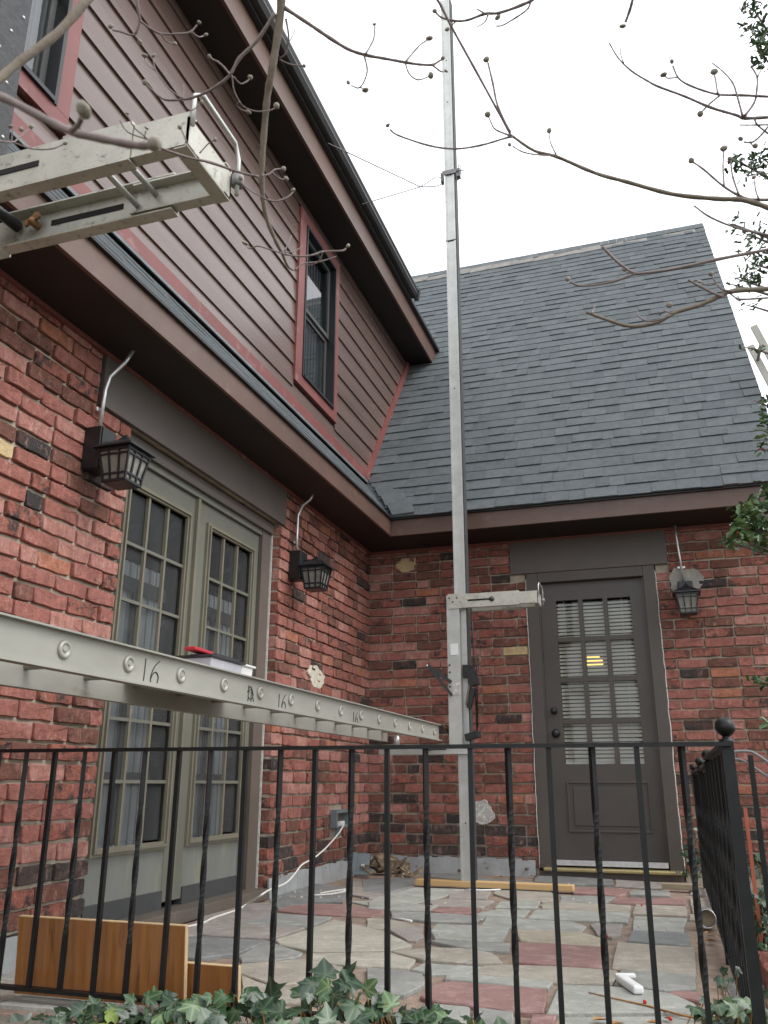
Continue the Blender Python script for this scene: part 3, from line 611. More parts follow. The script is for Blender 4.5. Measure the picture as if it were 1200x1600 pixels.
# ------------------------------------------------------------------ patio
patio = B((-.0, -4.62, -.95), (2.62, -.005, -.016)).build('patio', M['concrete']); tag(patio, kind='structure')
B((.0, -4.50, -.0159), (2.60, -.02, -.0115)).build('joint_bed', M['bed'], patio)
ZA = dict(A=(280, 1340, 3.5294), B=(580, 1340, 4.2857), C=(840, 1340, 4.2857))
STN = """C T -1
C L -14,345 130,345 400,360 620,372 600,440 400,425 150,415 -64,405
B T 830,225 1200,240 1225,245 1220,285 1150,295 980,285 890,262 820,240
C G 150,250 400,255 520,262 455,300 150,292
C T 60,298 150,298 460,308 620,318 610,365 400,355 30,338 20,315
C R 245,208 610,218 590,250 520,258 240,240
C G 640,222 880,225 885,262 620,252
C R 525,270 980,270 985,318 490,305
C T 660,318 990,330 995,396 640,383
C L 650,394 1000,405 975,497 640,480
C D 640,490 1010,510 1025,595 600,560
C P 350,450 400,438 570,450 560,520 500,535 400,520
C L -344,400 -150,405 -10,417 230,427 325,455 290,492 100,486 -150,470 -374,450
C Y -140,485 120,494 290,502 420,540 440,600 160,583 -110,558
C R -140,575 100,582 430,608 440,745 200,728 -145,703
C T 540,570 1045,610 1060,785 780,775 500,735
C G 560,765 1055,792 1060,880 850,890 520,850
B T 690,775 760,725 900,717 1200,726 1640,757 1650,790 1610,850 1300,835 980,810
B L 500,790 700,787 980,816 1215,840 1180,880 900,860 500,820
B R 440,840 540,827 980,868 1170,888 1150,1045 900,1035 640,990 400,960 330,930
C L 150,855 480,868 700,885 900,918 1050,985 1060,1050 800,1042 70,1050
C R 870,905 960,894 1100,910 1090,965 920,930
B R 1080,1062 1240,1062 1230,1150 1060,1150
C L 180,1062 800,1058 1060,1066 1080,1150 180,1150
B G 690,1010 950,1042 940,1150 690,1150
B L 420,985 640,1004 660,1010 660,1150 400,1150
C D 150,120 500,150 505,185 150,178 -20,160 -20,125
C P 520,150 900,175 830,210 520,190
B D -60,150 280,130 285,190 60,248 -60,262
B D 400,105 600,112 800,140 1130,160 1120,190 800,160 400,130
B L 60,255 290,202 620,212 470,260 290,298 130,298 0,285
B P 530,240 630,217 800,228 770,280 520,275
B P 380,287 500,279 820,292 740,340 420,325
B R 430,342 640,338 735,346 680,370 640,380 480,378 400,360
B L 870,292 1130,294 1110,340 830,335
B L 840,342 1060,347 1020,392 720,385 690,375
B G 130,362 360,368 640,388 760,402 690,440 400,428 140,400
B L -20,298 130,302 440,327 390,360 120,350 -20,338
B L 440,447 700,458 920,474 880,565 640,558 430,543 400,490
B G 430,557 640,568 930,578 925,630 660,618 400,565
B T 120,410 290,450 280,470 120,470 -30,462 -30,405
B P 120,482 340,462 350,530 300,555 240,550
A C 535,455 720,395 850,345 940,365 1110,405 1190,440 1281,486 1160,513 740,518 560,480
A C 730,527 1160,519 1300,560 1260,608 940,590 800,577 720,560
B T 140,632 400,607 640,609 810,642 880,705 640,708 350,688
B L 270,742 350,702 640,717 740,724 690,750 640,770 380,775
B G -30,742 210,762 340,782 355,850 220,920 60,915 -30,890
A G 340,370 510,310 840,327 720,383 540,378
A R 540,290 650,250 900,257 1130,287 1060,323 740,308
A P 130,430 330,367 690,392 520,450 320,443
A D 40,440 130,437 480,462 320,530 120,555 40,550
A G 330,540 490,462 680,525 660,545 500,568 350,570
A T 340,590 500,577 700,557 900,602 960,640 690,688 520,703 330,640
A T 340,645 520,712 690,722 690,800 340,780
A D 540,210 730,150 920,170 900,245 740,240 560,285 500,240
A P 930,130 1160,110 1200,200 1050,220 940,200
A L 930,235 1200,233 1200,282 1130,278
A P 120,330 400,250 500,247 530,300 340,365 130,420
A P 40,390 110,340 110,420 40,430"""
polys = []
for ln in STN.split('\n')[1:]:
    z_, k, *pt = ln.split(); ox, oy, s_ = ZA[z_]; po = []
    for q in pt:
        a, b = map(float, q.split(',')); P = PZ(ox+a/s_, oy+b/s_, 0); po.append((P.x, P.y))
    polys.append((k, po))
def inside(poly, x, y):
    c = False; n = len(poly)
    for i in range(n):
        x1, y1 = poly[i]; x2, y2 = poly[i-1]
        if (y1 > y) != (y2 > y) and x < (x2-x1)*(y-y1)/(y2-y1)+x1: c = not c
    return c
rnd = random.Random(31)
def stone(k, po):
    n = len(po); cx = sum(p[0] for p in po)/n; cy = sum(p[1] for p in po)/n; q = []
    for i in range(n):      # soften the outline with a wobbly midpoint
        a, b = po[i], po[(i+1) % n]; q.append(a)
        if math.hypot(b[0]-a[0], b[1]-a[1]) > .12: q.append(((a[0]+b[0])/2+rnd.uniform(-.006, .006), (a[1]+b[1])/2+rnd.uniform(-.006, .006)))
    q = [(cx+(x-cx)*1.012, cy+(y-cy)*1.03) for x, y in q]; t = rnd.uniform(-.003, .006); tx, ty = rnd.uniform(-.010, .010), rnd.uniform(-.010, .010)
    MB().extr(q, -.0113, t, lambda a, b, h: Vector((a, b, h+((a-cx)*tx+(b-cy)*ty if h > -.01 else 0))), .004).build('flagstone', ST[k], patio)
for k, po in polys:
    xs = [p[0] for p in po]; y_ = [p[1] for p in po]
    if min(xs) > 2.55 : continue
    stone(k, [(min(max(a, .03), 2.57), min(max(b, -4.47), -.04)) for a, b in po])
y = -4.46
while y < -.12:          # the rest of the terrace, hidden or out of sight
    h = rnd.choice((.22, .28, .34)); x = .04+rnd.uniform(0, .05)
    while x < 2.48:
        wd = rnd.choice((.25, .34, .45, .55)); x2 = min(x+wd, 2.56); y2 = min(y+h, -.04)
        cand = [(x+.012, y+.012), (x2-.012, y+.012), (x2-.012, y2-.012), (x+.012, y2-.012)]
        hit = False
        for (_, po) in polys:
            bx = [p[0] for p in po]; by = [p[1] for p in po]
            if min(bx) < x2 and max(bx) > x and min(by) < y2 and max(by) > y:
                for i in range(7):
                    for j in range(7):
                        if inside(po, x+(x2-x)*i/6, y+(y2-y)*j/6): hit = True
                if any(x < p[0] < x2 and y < p[1] < y2 for p in po): hit = True
            if hit: break
        if not hit: stone(rnd.choice('GLTRPDT'), cand)
        x = x2+.001
    y += h
# brick edging where the side railing stands
for k in range(16):
    link('edging_brick', BME[k % 9], (2.665, -4.35+k*.225, -.03), patio, (R_(90), 0, R_(90)), (1, 1, 1.3), BRK[(1, 2, 0, 5, 1)[k % 5]])
B((2.62, -4.62, -.95), (2.86, -.005, -.05)).build('edging_base', M['concrete'], patio)
# ------------------------------------------------------------------ wall lanterns
def lantern(base, out, label, cond, boxw=.055):
    """base = centre of the back box on the wall; out = unit vector off the wall"""
    base, out = Vector(base), Vector(out); side = Vector((0, 0, 1)).cross(out); Z = Vector((0, 0, 1))
    t = empty('wall_lantern', base, label, 'lantern', 'black wall lanterns with conduit')
    P = lambda a, b, c: base+side*a+out*b+Z*c
    mb = MB(); mb.obox(P(0, .045, 0), side, out, Z, boxw*2, .086, .20); mb.build('back_box', M['lampblack'], t, .003)
    mb = MB(); mb.obox(P(0, .092, .0), side, out, Z, boxw*2-.012, .008, .188); mb.build('box_cover', M['lampblack'], t, .002)
    D = .185; K_ = 1.08; HZ = -.042; mb = MB(); mb.tube([P(0, .09, .03), P(0, .13, .034), P(0, D, .030)], .009, 8); mb.tube([P(0, .09, .02), P(0, .115, .02)], .012, 8); mb.build('arm', M['lampblack'], t)
    def ring(r, h):
        r *= K_; h = h*K_+HZ; return [P(-r, D-r, h), P(r, D-r, h), P(r, D+r, h), P(-r, D+r, h)]
    def frust(mb, r0, h0, r1, h1): mb.hexa(ring(r0, h0)+ring(r1, h1))
    mb = MB(); frust(mb, .094, .016, .088, .026); frust(mb, .087, .026, .034, .062); frust(mb, .032, .062, .020, .070); frust(mb, .022, .070, .002, .098); mb.build('cap', M['lampblack'], t)
    cage = MB(); prof = [(.074, .015), (.066, -.03), (.057, -.08), (.053, -.125)]
    def pt(r, h, f, e):       # face f, position e in -1..1
        r *= K_; h = h*K_+HZ; a, b = ((e, -1), (1, e), (-e, 1), (-1, -e))[f]; return P(a*r, D+b*r, h)
    for f in range(4):
        for e in (-1, -.36, .36):
            for i in range(3):
                p, q = pt(*prof[i], f, e), pt(*prof[i+1], f, e); cage.beam(p, q, .0075 if e != -1 else .010, .0075, out if f % 2 else side)
        for (r, h, hh) in ((.073, .008, .013), (.069, -.012, .007), (.0555, -.092, .008), (.0535, -.121, .011)):
            cage.beam(pt(r, h, f, -1), pt(r, h, f, 1), .0078, hh)
    cage.build('cage', M['lampblack'], t)
    gl = MB()
    for i in range(3):
        (r, h), (r2, h2) = prof[i], prof[i+1]
        for f in range(4): gl.quad(pt(r-.004, h, f, -1), pt(r-.004, h, f, 1), pt(r2-.004, h2, f, 1), pt(r2-.004, h2, f, -1))
    gl.build('glass', M['frost'], t)
    mb = MB(); frust(mb, .052, -.128, .052, -.122); mb.build('bottom_rim', M['lampblack'], t)
    mb = MB(); mb.tube(cond, .0095, 10); mb.build('conduit', M['galv'], t)
    c = Vector(cond[1])*.5+Vector(cond[0])*.5
    mb = MB(); mb.obox(c-out*.012, side, out, Z, .055, .004, .016); mb.build('conduit_strap', M['galv'], t)
lantern((.0, -3.895, 2.085), (1, 0, 0), 'black wall lantern beside the near brick pier of the french doors', [(.035, -3.895, 2.185), (.035, -3.885, 2.40), (.045, -3.875, 2.47), (.10, -3.85, 2.545), (.135, -3.84, 2.612)])
lantern((.0, -1.66, 2.085), (1, 0, 0), 'black wall lantern between the french doors and the corner', [(.035, -1.66, 2.185), (.03, -1.655, 2.33), (.03, -1.65, 2.46), (.06, -1.645, 2.53), (.115, -1.64, 2.57), (.135, -1.64, 2.612)])
lantern((2.61, .0, 2.05), (0, -1, 0), 'black wall lantern on the grey patch right of the brown door', [(2.605, -.035, 2.15), (2.59, -.035, 2.40), (2.585, -.04, 2.50), (2.58, -.07, 2.612)])
# outlet with the white cord
o = empty('outlet_box', (0, -.70, .34), 'grey outdoor outlet cover propped open with a white plug', 'outlet')
mb = MB(); a, b, c, e = -.832, -.575, .345, .468
for p, q in (((.0, a, c), (.05, a+.022, e)), ((.0, b-.02, c), (.05, b, e)), ((.0, a+.022, e-.022), (.05, b-.02, e)), ((.0, a+.022, c), (.05, b-.02, c+.018))): mb.box(p, q)
mb.build('cover_frame', M['hosegrey'], o); B((.0, a+.022, c+.018), (.012, b-.02, e-.022)).build('back_plate', M['casing'], o)
mb = MB(); mb.obox((.045, -.765, .37), (0, 1, 0), (1, 0, .2), (0, 0, 1), .075, .06, .035); mb.build('plug', M['white'], o, .004)
mb = MB(); mb.obox((.05, -.80, .318), (0, 1, 0), (1, 0, .5), (0, .35, 1), .012, .05, .07); mb.build('lid', M['hosegrey'], o)
cp = [(.07, -.745, .368), PX(536, 1287, .09), PX(535, 1293, .10), PX(526, 1306, .11), PX(508, 1326, .13), PX(490, 1341, .15), PX(472, 1351, .17), PX(460, 1366, .19)]
cp += [PX(446, 1380, .22), PX(420, 1391, .25), PX(406, 1400, .28), PZ(386, 1412, .012), PZ(372, 1421, .008), PZ(334, 1434, .008), PZ(317, 1442, .008), PZ(291, 1448, .008), PZ(250, 1452, .008), PZ(150, 1460, .008), PZ(30, 1505, .008), PZ(-60, 1512, .008)]
def smooth(pts, k=5):
    pts = [Vector(p) for p in pts]; o_ = []
    for i in range(len(pts)-1):
        p0, p1, p2, p3 = pts[max(i-1, 0)], pts[i], pts[i+1], pts[min(i+2, len(pts)-1)]
        for j in range(k):
            t = j/k; o_.append(.5*((2*p1)+(p2-p0)*t+(2*p0-5*p1+4*p2-p3)*t*t+(3*p1-p0-3*p2+p3)*t*t*t))
    return o_+[pts[-1]]
tag(MB().tube(smooth(cp), .0052, 8).build('extension_lead', M['cord']), 'white extension cord running from the outlet across the flagstones', 'cord')
# ------------------------------------------------------------------ pump-jack poles
PXC = 1.035
def scaffold(y, ztop, label):
    return empty('scaffold_pole', (PXC, y, .04 if y > -2 else GZ), label, 'scaffold pole')
def pole_body(t, y, z0, z1):
    h = .040; mb = MB(); x = PXC
    mb.box((x-h, y-h, z0), (x+h-.004, y+h, z1)); mb.box((x-h-.004, y-h-.006, z0), (x-h+.010, y-h, z1)); mb.box((x+h-.014, y-h-.006, z0), (x+h, y-h, z1))
    p = mb.build('pole', M['alu'], t)
    B((x+h, y-h-.004, z0), (x+h+.009, y+h+.004, z1)).build('rubber_face', M['rubber'], t)
    return p
def bench_arm(t, y, x1, x2, z0, z1, m, face=-1, inner=False):
    """channel with its web outwards"""
    mb = MB(); f = .022 if inner else .026; th = .004
    ya, yb = (y-th/2, y+th/2); mb.box((x1, ya, z0), (x2, yb, z1)); s_ = -face
    mb.box((x1, yb if s_ > 0 else ya-f, z0), (x2, yb+f if s_ > 0 else ya, z0+th)); mb.box((x1, yb if s_ > 0 else ya-f, z1-th), (x2, yb+f if s_ > 0 else ya, z1))
    return mb.build('bench_arm' if not inner else 'arm_extension', m, t)
# far pole
YF = -.93
s1 = scaffold(YF, 7.6, 'tall aluminium scaffold pole standing on a lumber block near the wall corner')
pole_body(s1, YF, .041, 7.62)
for z_ in (.4, 3.62, 6.43, 6.9, 7.25): MB().lathe((PXC-.004, YF-.0402, z_), [(0, -.002), (.006, -.0015), (.006, 0)], 8, 'y').build('rivet', M['drdark'], s1)
B((PXC-.046, YF-.0475, 4.98), (PXC+.041, YF-.041, 4.988)).build('splice_seam', M['drdark'], s1)
# jack body
mb = MB(); mb.box((.942, -1.02, .905), (.958, -.86, 1.955)); mb.box((.958, -1.02, .905), (1.035, -1.012, 1.955)); mb.box((.958, -.868, .905), (1.06, -.86, 1.955)); mb.build('jack_body', M['alu'], s1)
B((.965, -1.0235, 1.52), (1.02, -1.0202, 1.60)).build('label', M['white'], s1); B((.975, -1.0235, 1.24), (1.025, -1.0202, 1.33)).build('label', M['foil'], s1)
for (dx, z_) in ((.957, 1.45), (.957, 1.40), (.957, 1.30), (.965, 1.93), (1.02, 1.93), (.99, 1.90)): MB().lathe((dx, -1.0205, z_), [(0, -.010), (.007, -.008), (.007, 0)], 8, 'y').build('bolt', M['drdark'], s1)
def bench(t, y0, y1, xa, xm, xb, z0, z1):
    br = MB(); br.box((xa-.074, y0-.006, z0-.004), (xa+.03, y0-.0025, z1+.004)); br.box((xa-.07, y1+.0025, z0-.004), (xa+.03, y1+.006, z1+.004)); br.box((xa-.074, y0-.0025, z0-.004), (xa-.07, y1+.006, z1+.004)); br = br.build('bench_bracket', M['alu2'], t)
    for y, s_ in ((y0, -1), (y1, 1)):
        bench_arm(br, y, xa+.031, xm, z0, z1, M['alu2'], s_); bench_arm(br, y-s_*.006, xm-.10, xb, z0+.008, z1-.008, M['alu2'], s_, True)
    mb = MB(); mb.box((xb-.004, y0+.004, z0+.006), (xb, y1-.004, z1-.02)); mb.box((xb-.030, y0+.006, z0+.004), (xb, y1-.006, z0+.0075)); mb.build('end_channel', M['alu2'], br)
    mb = MB()
    for xx, zz in ((xm-.10, z0+.045), (xm-.055, z0+.062)): mb.tube([(xx, y0+.003, zz), (xx, y1-.003, zz)], .0065, 8)
    mb.build('cross_rod', M['alu'], br)
    mb = MB()
    mb.tube([(xb+.007, y0+.006, z0+.05), (xb+.007, y0+.006, z1+.03), (xb+.009, y0+.03, z1+.052), (xb+.012, y1-.02, z1+.045), (xb+.012, y1, z1+.015), (xb+.012, y1, z0+.02)], .0048, 8); mb.build('hook_bail', M['alu'], br)
    mb = MB(); mb.lathe((xb+.012, y1, z0+.055), [(.006, -.012), (.013, -.012), (.013, .012), (.006, .012)], 10); mb.build('hook_eye', M['wire'], br)
    return br
br = bench(s1, -1.02, -.84, 1.03, 1.47, 1.60, 1.855, 1.955)
B((1.10, -1.0245, 1.900), (1.27, -1.0225, 1.912)).build('slot', M['gap'], br)
MB().lathe((1.275, -1.0225, 1.906), [(0, -.022), (.012, -.020), (.012, -.004), (.02, -.002), (.02, 0)], 10, 'y').build('bolt', M['drdark'], br)
# black latch, foot lever and cable
mb = MB(); mb.beam((.80, -1.05, 1.45), (.965, -1.03, 1.33), .03, .024); mb.beam((.80, -1.05, 1.455), (.97, -1.03, 1.24), .03, .02); mb.build('crank_lever', M['lampblack'], s1)
MB().lathe((.803, -1.066, 1.447), [(0, -.004), (.008, -.003), (.008, 0)], 8, 'y').build('lever_pin', M['galv'], s1)
mb = MB(); mb.box((1.045, -1.01, 1.36), (1.10, -.90, 1.45)); mb.obox((1.115, -.99, 1.36), (1, 0, .3), (0, 1, 0), (-.3, 0, 1), .06, .07, .11); mb.obox((1.10, -.99, 1.22), (1, 0, -.3), (0, 1, 0), (.3, 0, 1), .03, .05, .14); mb.build('jack_latch', M['lampblack'], s1)
mb = MB(); mb.obox((1.085, -1.0, 1.27), (1, 0, -.2), (0, 1, 0), (.2, 0, 1), .014, .03, .20); mb.build('latch_handle', M['casing'], s1)
mb = MB(); mb.tube([(1.115, -.985, 1.86), (1.125, -.99, 1.6), (1.13, -1.0, 1.42), (1.135, -1.0, 1.0)], .0055, 6); mb.tube([(1.132, -1.0, 1.50), (1.148, -1.0, 1.44), (1.14, -1.0, 1.02)], .005, 6); mb.build('lift_rod', M['lampblack'], s1)
mb = MB(); mb.obox((1.105, -1.0, .965), (1, 0, .25), (0, 1, 0), (-.25, 0, 1), .10, .07, .045); mb.build('foot_pedal', M['lampblack'], s1, .004)
# plank arm
mb = MB(); mb.box((.43, -1.02, .845), (1.075, -1.014, .905)); mb.box((.43, -.846, .845), (1.075, -.84, .905)); mb.box((.43, -1.014, .845), (.436, -.846, .905)); mb.box((.43, -1.0138, .8451), (1.03, -.98, .849)); pa = mb.build('plank_arm', M['alu'], s1)
B((.80, -1.0225, .873), (.92, -1.0204, .881)).build('slot', M['gap'], pa)
MB().lathe((.805, -1.0205, .877), [(0, -.02), (.010, -.018), (.010, 0)], 10, 'y').build('bolt', M['drdark'], pa)
# clamp and tie wires at the top
ZC = 5.667; mb = MB(); mb.box((PXC-.062, YF-.056, ZC-.02), (PXC+.06, YF-.047, ZC+.022)); mb.box((PXC-.062, YF+.041, ZC-.02), (PXC+.06, YF+.05, ZC+.022)); mb.obox((PXC-.072, YF-.01, ZC-.02), (1, 0, 0), (0, 1, 0), (0, 0, 1), .02, .05, .09); mb.obox((PXC+.075, YF-.02, ZC-.01), (1, 0, 0), (0, 1, 0), (0, 0, 1), .03, .05, .08); mb.build('top_clamp', M['wire'], s1)
mb = MB(); mb.tube([(PXC+.05, YF-.05, ZC), (PXC+.13, YF-.05, ZC-.01)], .005, 6); mb.tube([(PXC+.09, YF-.06, ZC-.04), (PXC+.08, YF-.05, ZC+.06), (PXC+.10, YF-.05, ZC+.04), (PXC+.105, YF-.05, ZC-.05)], .004, 6); mb.build('wing_nut', M['wire'], s1)
J = PY(657, 292, YF)
mb = MB(); mb.tube([J, PY(682, 276, YF), (PXC-.07, YF, ZC-.01), (PXC-.07, YF, ZC-.06), PY(682, 291, YF), J], .004, 6); mb.tube([J, PX(566, 319, .39)], .0045, 6); mb.tube([J, PX(513, 224, .39)], .0045, 6); mb.build('tie_wire', M['wire'], s1)
# near pole
YN = -5.695
s2 = scaffold(YN, 5, 'scaffold pole with black rubber face and bench arms beside the dormer window')
pole_body(s2, YN, GZ+.041, 5.2)
mb = MB(); rnd = random.Random(2)
for k in range(60): mb.lathe((PXC+.049, YN-.03+.056*((k*7) % 5)/4+rnd.uniform(-.005, .005), .5+k*.07), [(0, .003), (.004, .002), (.0045, 0)], 6, 'x')
tag(mb.build('staples', M['alu'], s2), kind='stuff')
b2 = bench(s2, -5.755, -5.575, 1.03, 1.50, 1.625, 1.798, 1.890)
B((1.10, -5.7592, 1.838), (1.285, -5.7572, 1.851)).build('slot', M['gap'], b2); B((1.17, -5.5772+.0, 1.848), (1.36, -5.5772-.0015, 1.862)).build('slot', M['gap'], b2)
mb = MB(); c = Vector((1.135, -5.583, 1.853)); mb.lathe(c, [(.0, -.022), (.009, -.02), (.009, .004)], 10, 'y'); mb.obox(c+Vector((.0, -.016, .004)), (1, 0, .5), (0, 1, 0), (-.5, 0, 1), .042, .006, .014); mb.obox(c+Vector((.006, -.014, .012)), (.2, 0, 1), (0, 1, 0), (1, 0, -.2), .020, .006, .012); mb.build('wing_bolt', M['rust'], b2)
mb = MB(); mb.tube([(1.075, -5.752, 1.86), (1.085, -5.585, 1.858)], .013, 10); mb.build('cross_bar', M['lampblack'], b2)
mb = MB(); mb.box((1.05, -5.745, 1.76), (1.085, -5.70, 1.88)); mb.build('jack_latch', M['lampblack'], s2)
mb = MB(); mb.box((.43, -5.785, .845), (1.075, -5.779, .905)); mb.box((.43, -5.611, .845), (1.075, -5.605, .905)); mb.box((.43, -5.779, .845), (.436, -5.611, .905)); mb.build('plank_arm', M['alu'], s2)
B((.85, -5.80, GZ), (1.22, -5.60, GZ+.040)).build('foot_block', M['lumber'], s2)
# ------------------------------------------------------------------ ladder-type plank
pk = empty('scaffold_plank', (.69, -3.4, .91), 'long pale grey ladder plank with handwritten sixteens lying on the scaffold arms', 'plank')
YA, YB, zt, zb = -1.06, -6.0, 1.034, .935
def rail(x, s_):
    mb = MB(); mb.box((x-.004, YB, zb), (x+.004, YA, zt)); mb.box((x-.004 if s_ > 0 else x-.024, YB, zt), (x+.024 if s_ > 0 else x+.004, YA, zt+.005)); mb.box((x-.004 if s_ > 0 else x-.030, YB, zb-.005), (x+.030 if s_ > 0 else x+.004, YA, zb))
    mb.box((x+s_*.004, YB, zb), (x+s_*.007, YA, zb+.012)); mb.build('rail', M['plank'], pk)
rail(.875, 1); rail(.505, -1)
rm = MB(); rm.tube([(-.195, 0, .008), (.195, 0, .008)], .0125, 14)
rm.lathe((.188, 0, 0), [(.016, -.002), (.0235, -.001), (.026, .004), (.022, .010), (.014, .009), (.012, -.004), (.0, -.004)], 16, 'x'); rm.lathe((-.188, 0, 0), [(.016, .002), (.024, -.006), (.0, -.006)], 14, 'x')
rme = rm.mesh('rung_shape', M['plank'])
for k in range(16): link('rung', rme, (.69, -1.19-.2935*k*1.0, .988), pk)
B((.515, -4.20, 1.0042), (.862, -3.45, 1.0125)).build('deck_sheet', M['wood_old'], pk)
def scrawl(strokes, yc, zc, s_):
    mb = MB()
    for st_ in strokes: mb.tube([(.8805, yc+a*s_, zc+b*s_) for a, b in smooth2(st_)], .0016, 5)
    mb.build('marker_scrawl', M['ink'], pk)
def smooth2(p): return [(v.x, v.y) for v in smooth([(a, b, 0) for a, b in p], 4)]
one = [(-.4, .5), (-.42, 0), (-.45, -.5)]; six = [(.62, .52), (.30, .28), (.08, -.08), (.06, -.38), (.25, -.56), (.52, -.42), (.60, -.15), (.42, .04), (.18, -.06), (.08, -.25)]
for (u, v, s_) in ((235, 1050, .075), (440, 1097, .062), (555, 1122, .058)):
    p = PX(u, v, .88); scrawl([one, six], p.y, p.z, s_)
p = PX(391, 1085, .88); scrawl([[(-.3, -.5), (-.25, .4), (-.3, .5)], [(-.4, .1), (0, .5), (.4, 0), (.1, -.3), (-.3, -.1), (.1, .35), (.5, -.4)], [(.1, .2), (.15, -.5)]], p.y, p.z, .06)
MB().lathe((.70, -1.45, .88), [(0, 0), (.018, 0), (.018, .06), (.012, .062), (.012, .07)], 12).build('toe_bolt', M['galv'], pk)
mb = MB()
for k in range(5): mb.tube([(.87+.01*k, -1.08, 1.04), (.89, -1.02-.01*k, 1.045+.004*k), (.93, -.985, 1.01-.008*k)], .003, 5)
mb.build('lashing_wire', M['rust'], pk)
# tub on the plank
tb = empty('storage_tub', (.63, -3.8, 1.0128), 'clear plastic tub with black lid and red handle on the plank', 'tub')
def frusty(mb, y0, y1, x0, x1, z0, z1, k): mb.hexa([(x0+k, y0+k, z0), (x1-k, y0+k, z0), (x1-k, y1-k, z0), (x0+k, y1-k, z0), (x0, y0, z1), (x1, y0, z1), (x1, y1, z1), (x0, y1, z1)])
mb = MB(); frusty(mb, -3.96, -3.70, .53, .73, 1.0128, 1.118, .012); mb.build('body', M['tubplastic'], tb, .006)
mb = MB(); frusty(mb, -3.97, -3.69, .52, .74, 1.1182, 1.128, 0); frusty(mb, -3.88, -3.70, .55, .71, 1.128, 1.142, -.006); frusty(mb, -3.86, -3.72, .57, .69, 1.142, 1.149, 0); mb.build('lid', M['lidblack'], tb, .003)
MB().obox((.66, -3.94, 1.146), (0, 1, -.02), (1, 0, 0), (0, 0, 1), .14, .05, .014).build('red_handle', M['red'], tb, .004)
mb = MB(); frusty(mb, -3.70, -3.585, .56, .72, 1.0128, 1.118, .008); frusty(mb, -3.702, -3.572, .552, .728, 1.118, 1.128, 0); tag(mb.build('container', M['white'], None, .004), 'small white plastic container beside the black lidded tub', 'container')
# ------------------------------------------------------------------ railing along the terrace edge
YRL = -4.42; ZT0 = .752
rl = empty('iron_railing', (1.2, YRL, -.016), 'black iron railing with twisted balusters along the front of the terrace', 'railing')
MB().beam((-1.2, YRL, ZT0+.004), (2.54, YRL, ZT0), .034, .011).build('top_rail', M['iron'], rl)
B((-1.2, YRL-.014, .036), (2.53, YRL+.014, .047)).build('bottom_rail', M['iron'], rl)
def bar_shape(twist):
    mb = MB(); n = 40 if twist else 2; h = .0068; z0, z1 = .047, ZT0-.004; b0 = 0
    for i in range(n+1):
        z_ = z0+(z1-z0)*i/n; t = min(max((z_-.17)/.42, 0), 1); a = t*math.pi*1.75 if twist else 0
        for j in range(4):
            q = a+math.pi/4+j*math.pi/2; mb.v.append(Vector((h*1.414*math.cos(q), h*1.414*math.sin(q), z_)))
    for i in range(n):
        for j in range(4): mb.f.append((i*4+j, i*4+(j+1) % 4, (i+1)*4+(j+1) % 4, (i+1)*4+j)); mb.m.append(0)
    return mb.mesh('baluster_shape', M['iron'])
BT, BP = bar_shape(True), bar_shape(False)
tops = [42, 88, 133, 181, 228, 280, 330, 385, 437, 492, 548, 606, 665, 733, 792, 855, 922, 992, 1065]
for i, u in enumerate(tops):
    x = PY(u, 1172, YRL).x; link('baluster', BT if i % 2 == 0 else BP, (x, YRL, 0), rl, (random.uniform(-.006, .006), random.uniform(-.006, .006), random.uniform(-.2, .2)))
for i in range(1, 9): link('baluster', BP if i % 2 else BT, (PY(42, 1172, YRL).x-.114*i, YRL, 0), rl)
def post(t, x, y, z0, z1, w_=.019, r=.030):
    B((x-w_, y-w_, z0), (x+w_, y+w_, z1)).build('post', M['iron'], t)
    pr = [(w_*1.3, z1), (w_*1.35, z1+.006), (w_*.75, z1+.010), (w_*.7, z1+.016)]+[(r*math.sin(a), z1+.014+r-r*math.cos(a)) for a in [math.pi*(.16+.84*k/11) for k in range(12)]]
    MB().lathe((x, y, 0), pr, 20).build('ball_finial', M['iron'], t)
post(rl, 2.532, -4.40, -.03, .757, .0145, .026)
# side railing running back to the house
sr = empty('iron_railing', (2.53, -2.4, -.03), 'black iron railing stepping back from the ball post to the house wall', 'railing')
A_, B_ = Vector((2.532, -4.37, 0)), Vector((2.522, -.35, 0))
def sp(t): return A_+(B_-A_)*t
zl = lambda t: .752 if t < .34 else .722
MB().beam(sp(.0)+Vector((0, 0, .752)), sp(.34)+Vector((0, 0, .752)), .034, .011).build('top_rail', M['iron'], sr)
MB().beam(sp(.34)+Vector((0, 0, .722)), sp(1)+Vector((0, 0, .722)), .034, .011).build('top_rail', M['iron'], sr)
MB().beam(sp(.0)+Vector((0, 0, .03)), sp(1)+Vector((0, 0, .03)), .022, .011).build('bottom_rail', M['iron'], sr)
n = 33
for k in range(1, n):
    t = k/n; p = sp(t); sc_ = (zl(t)-.03)/(ZT0-.03)
    link('baluster', BT if k % 2 else BP, (p.x, p.y, -.012), sr, None, (1, 1, sc_))
for t in (.34, .62, 1): post(sr, sp(t).x, sp(t).y, -.05, zl(t)+.01 if t < 1 else .73, .014, .021)
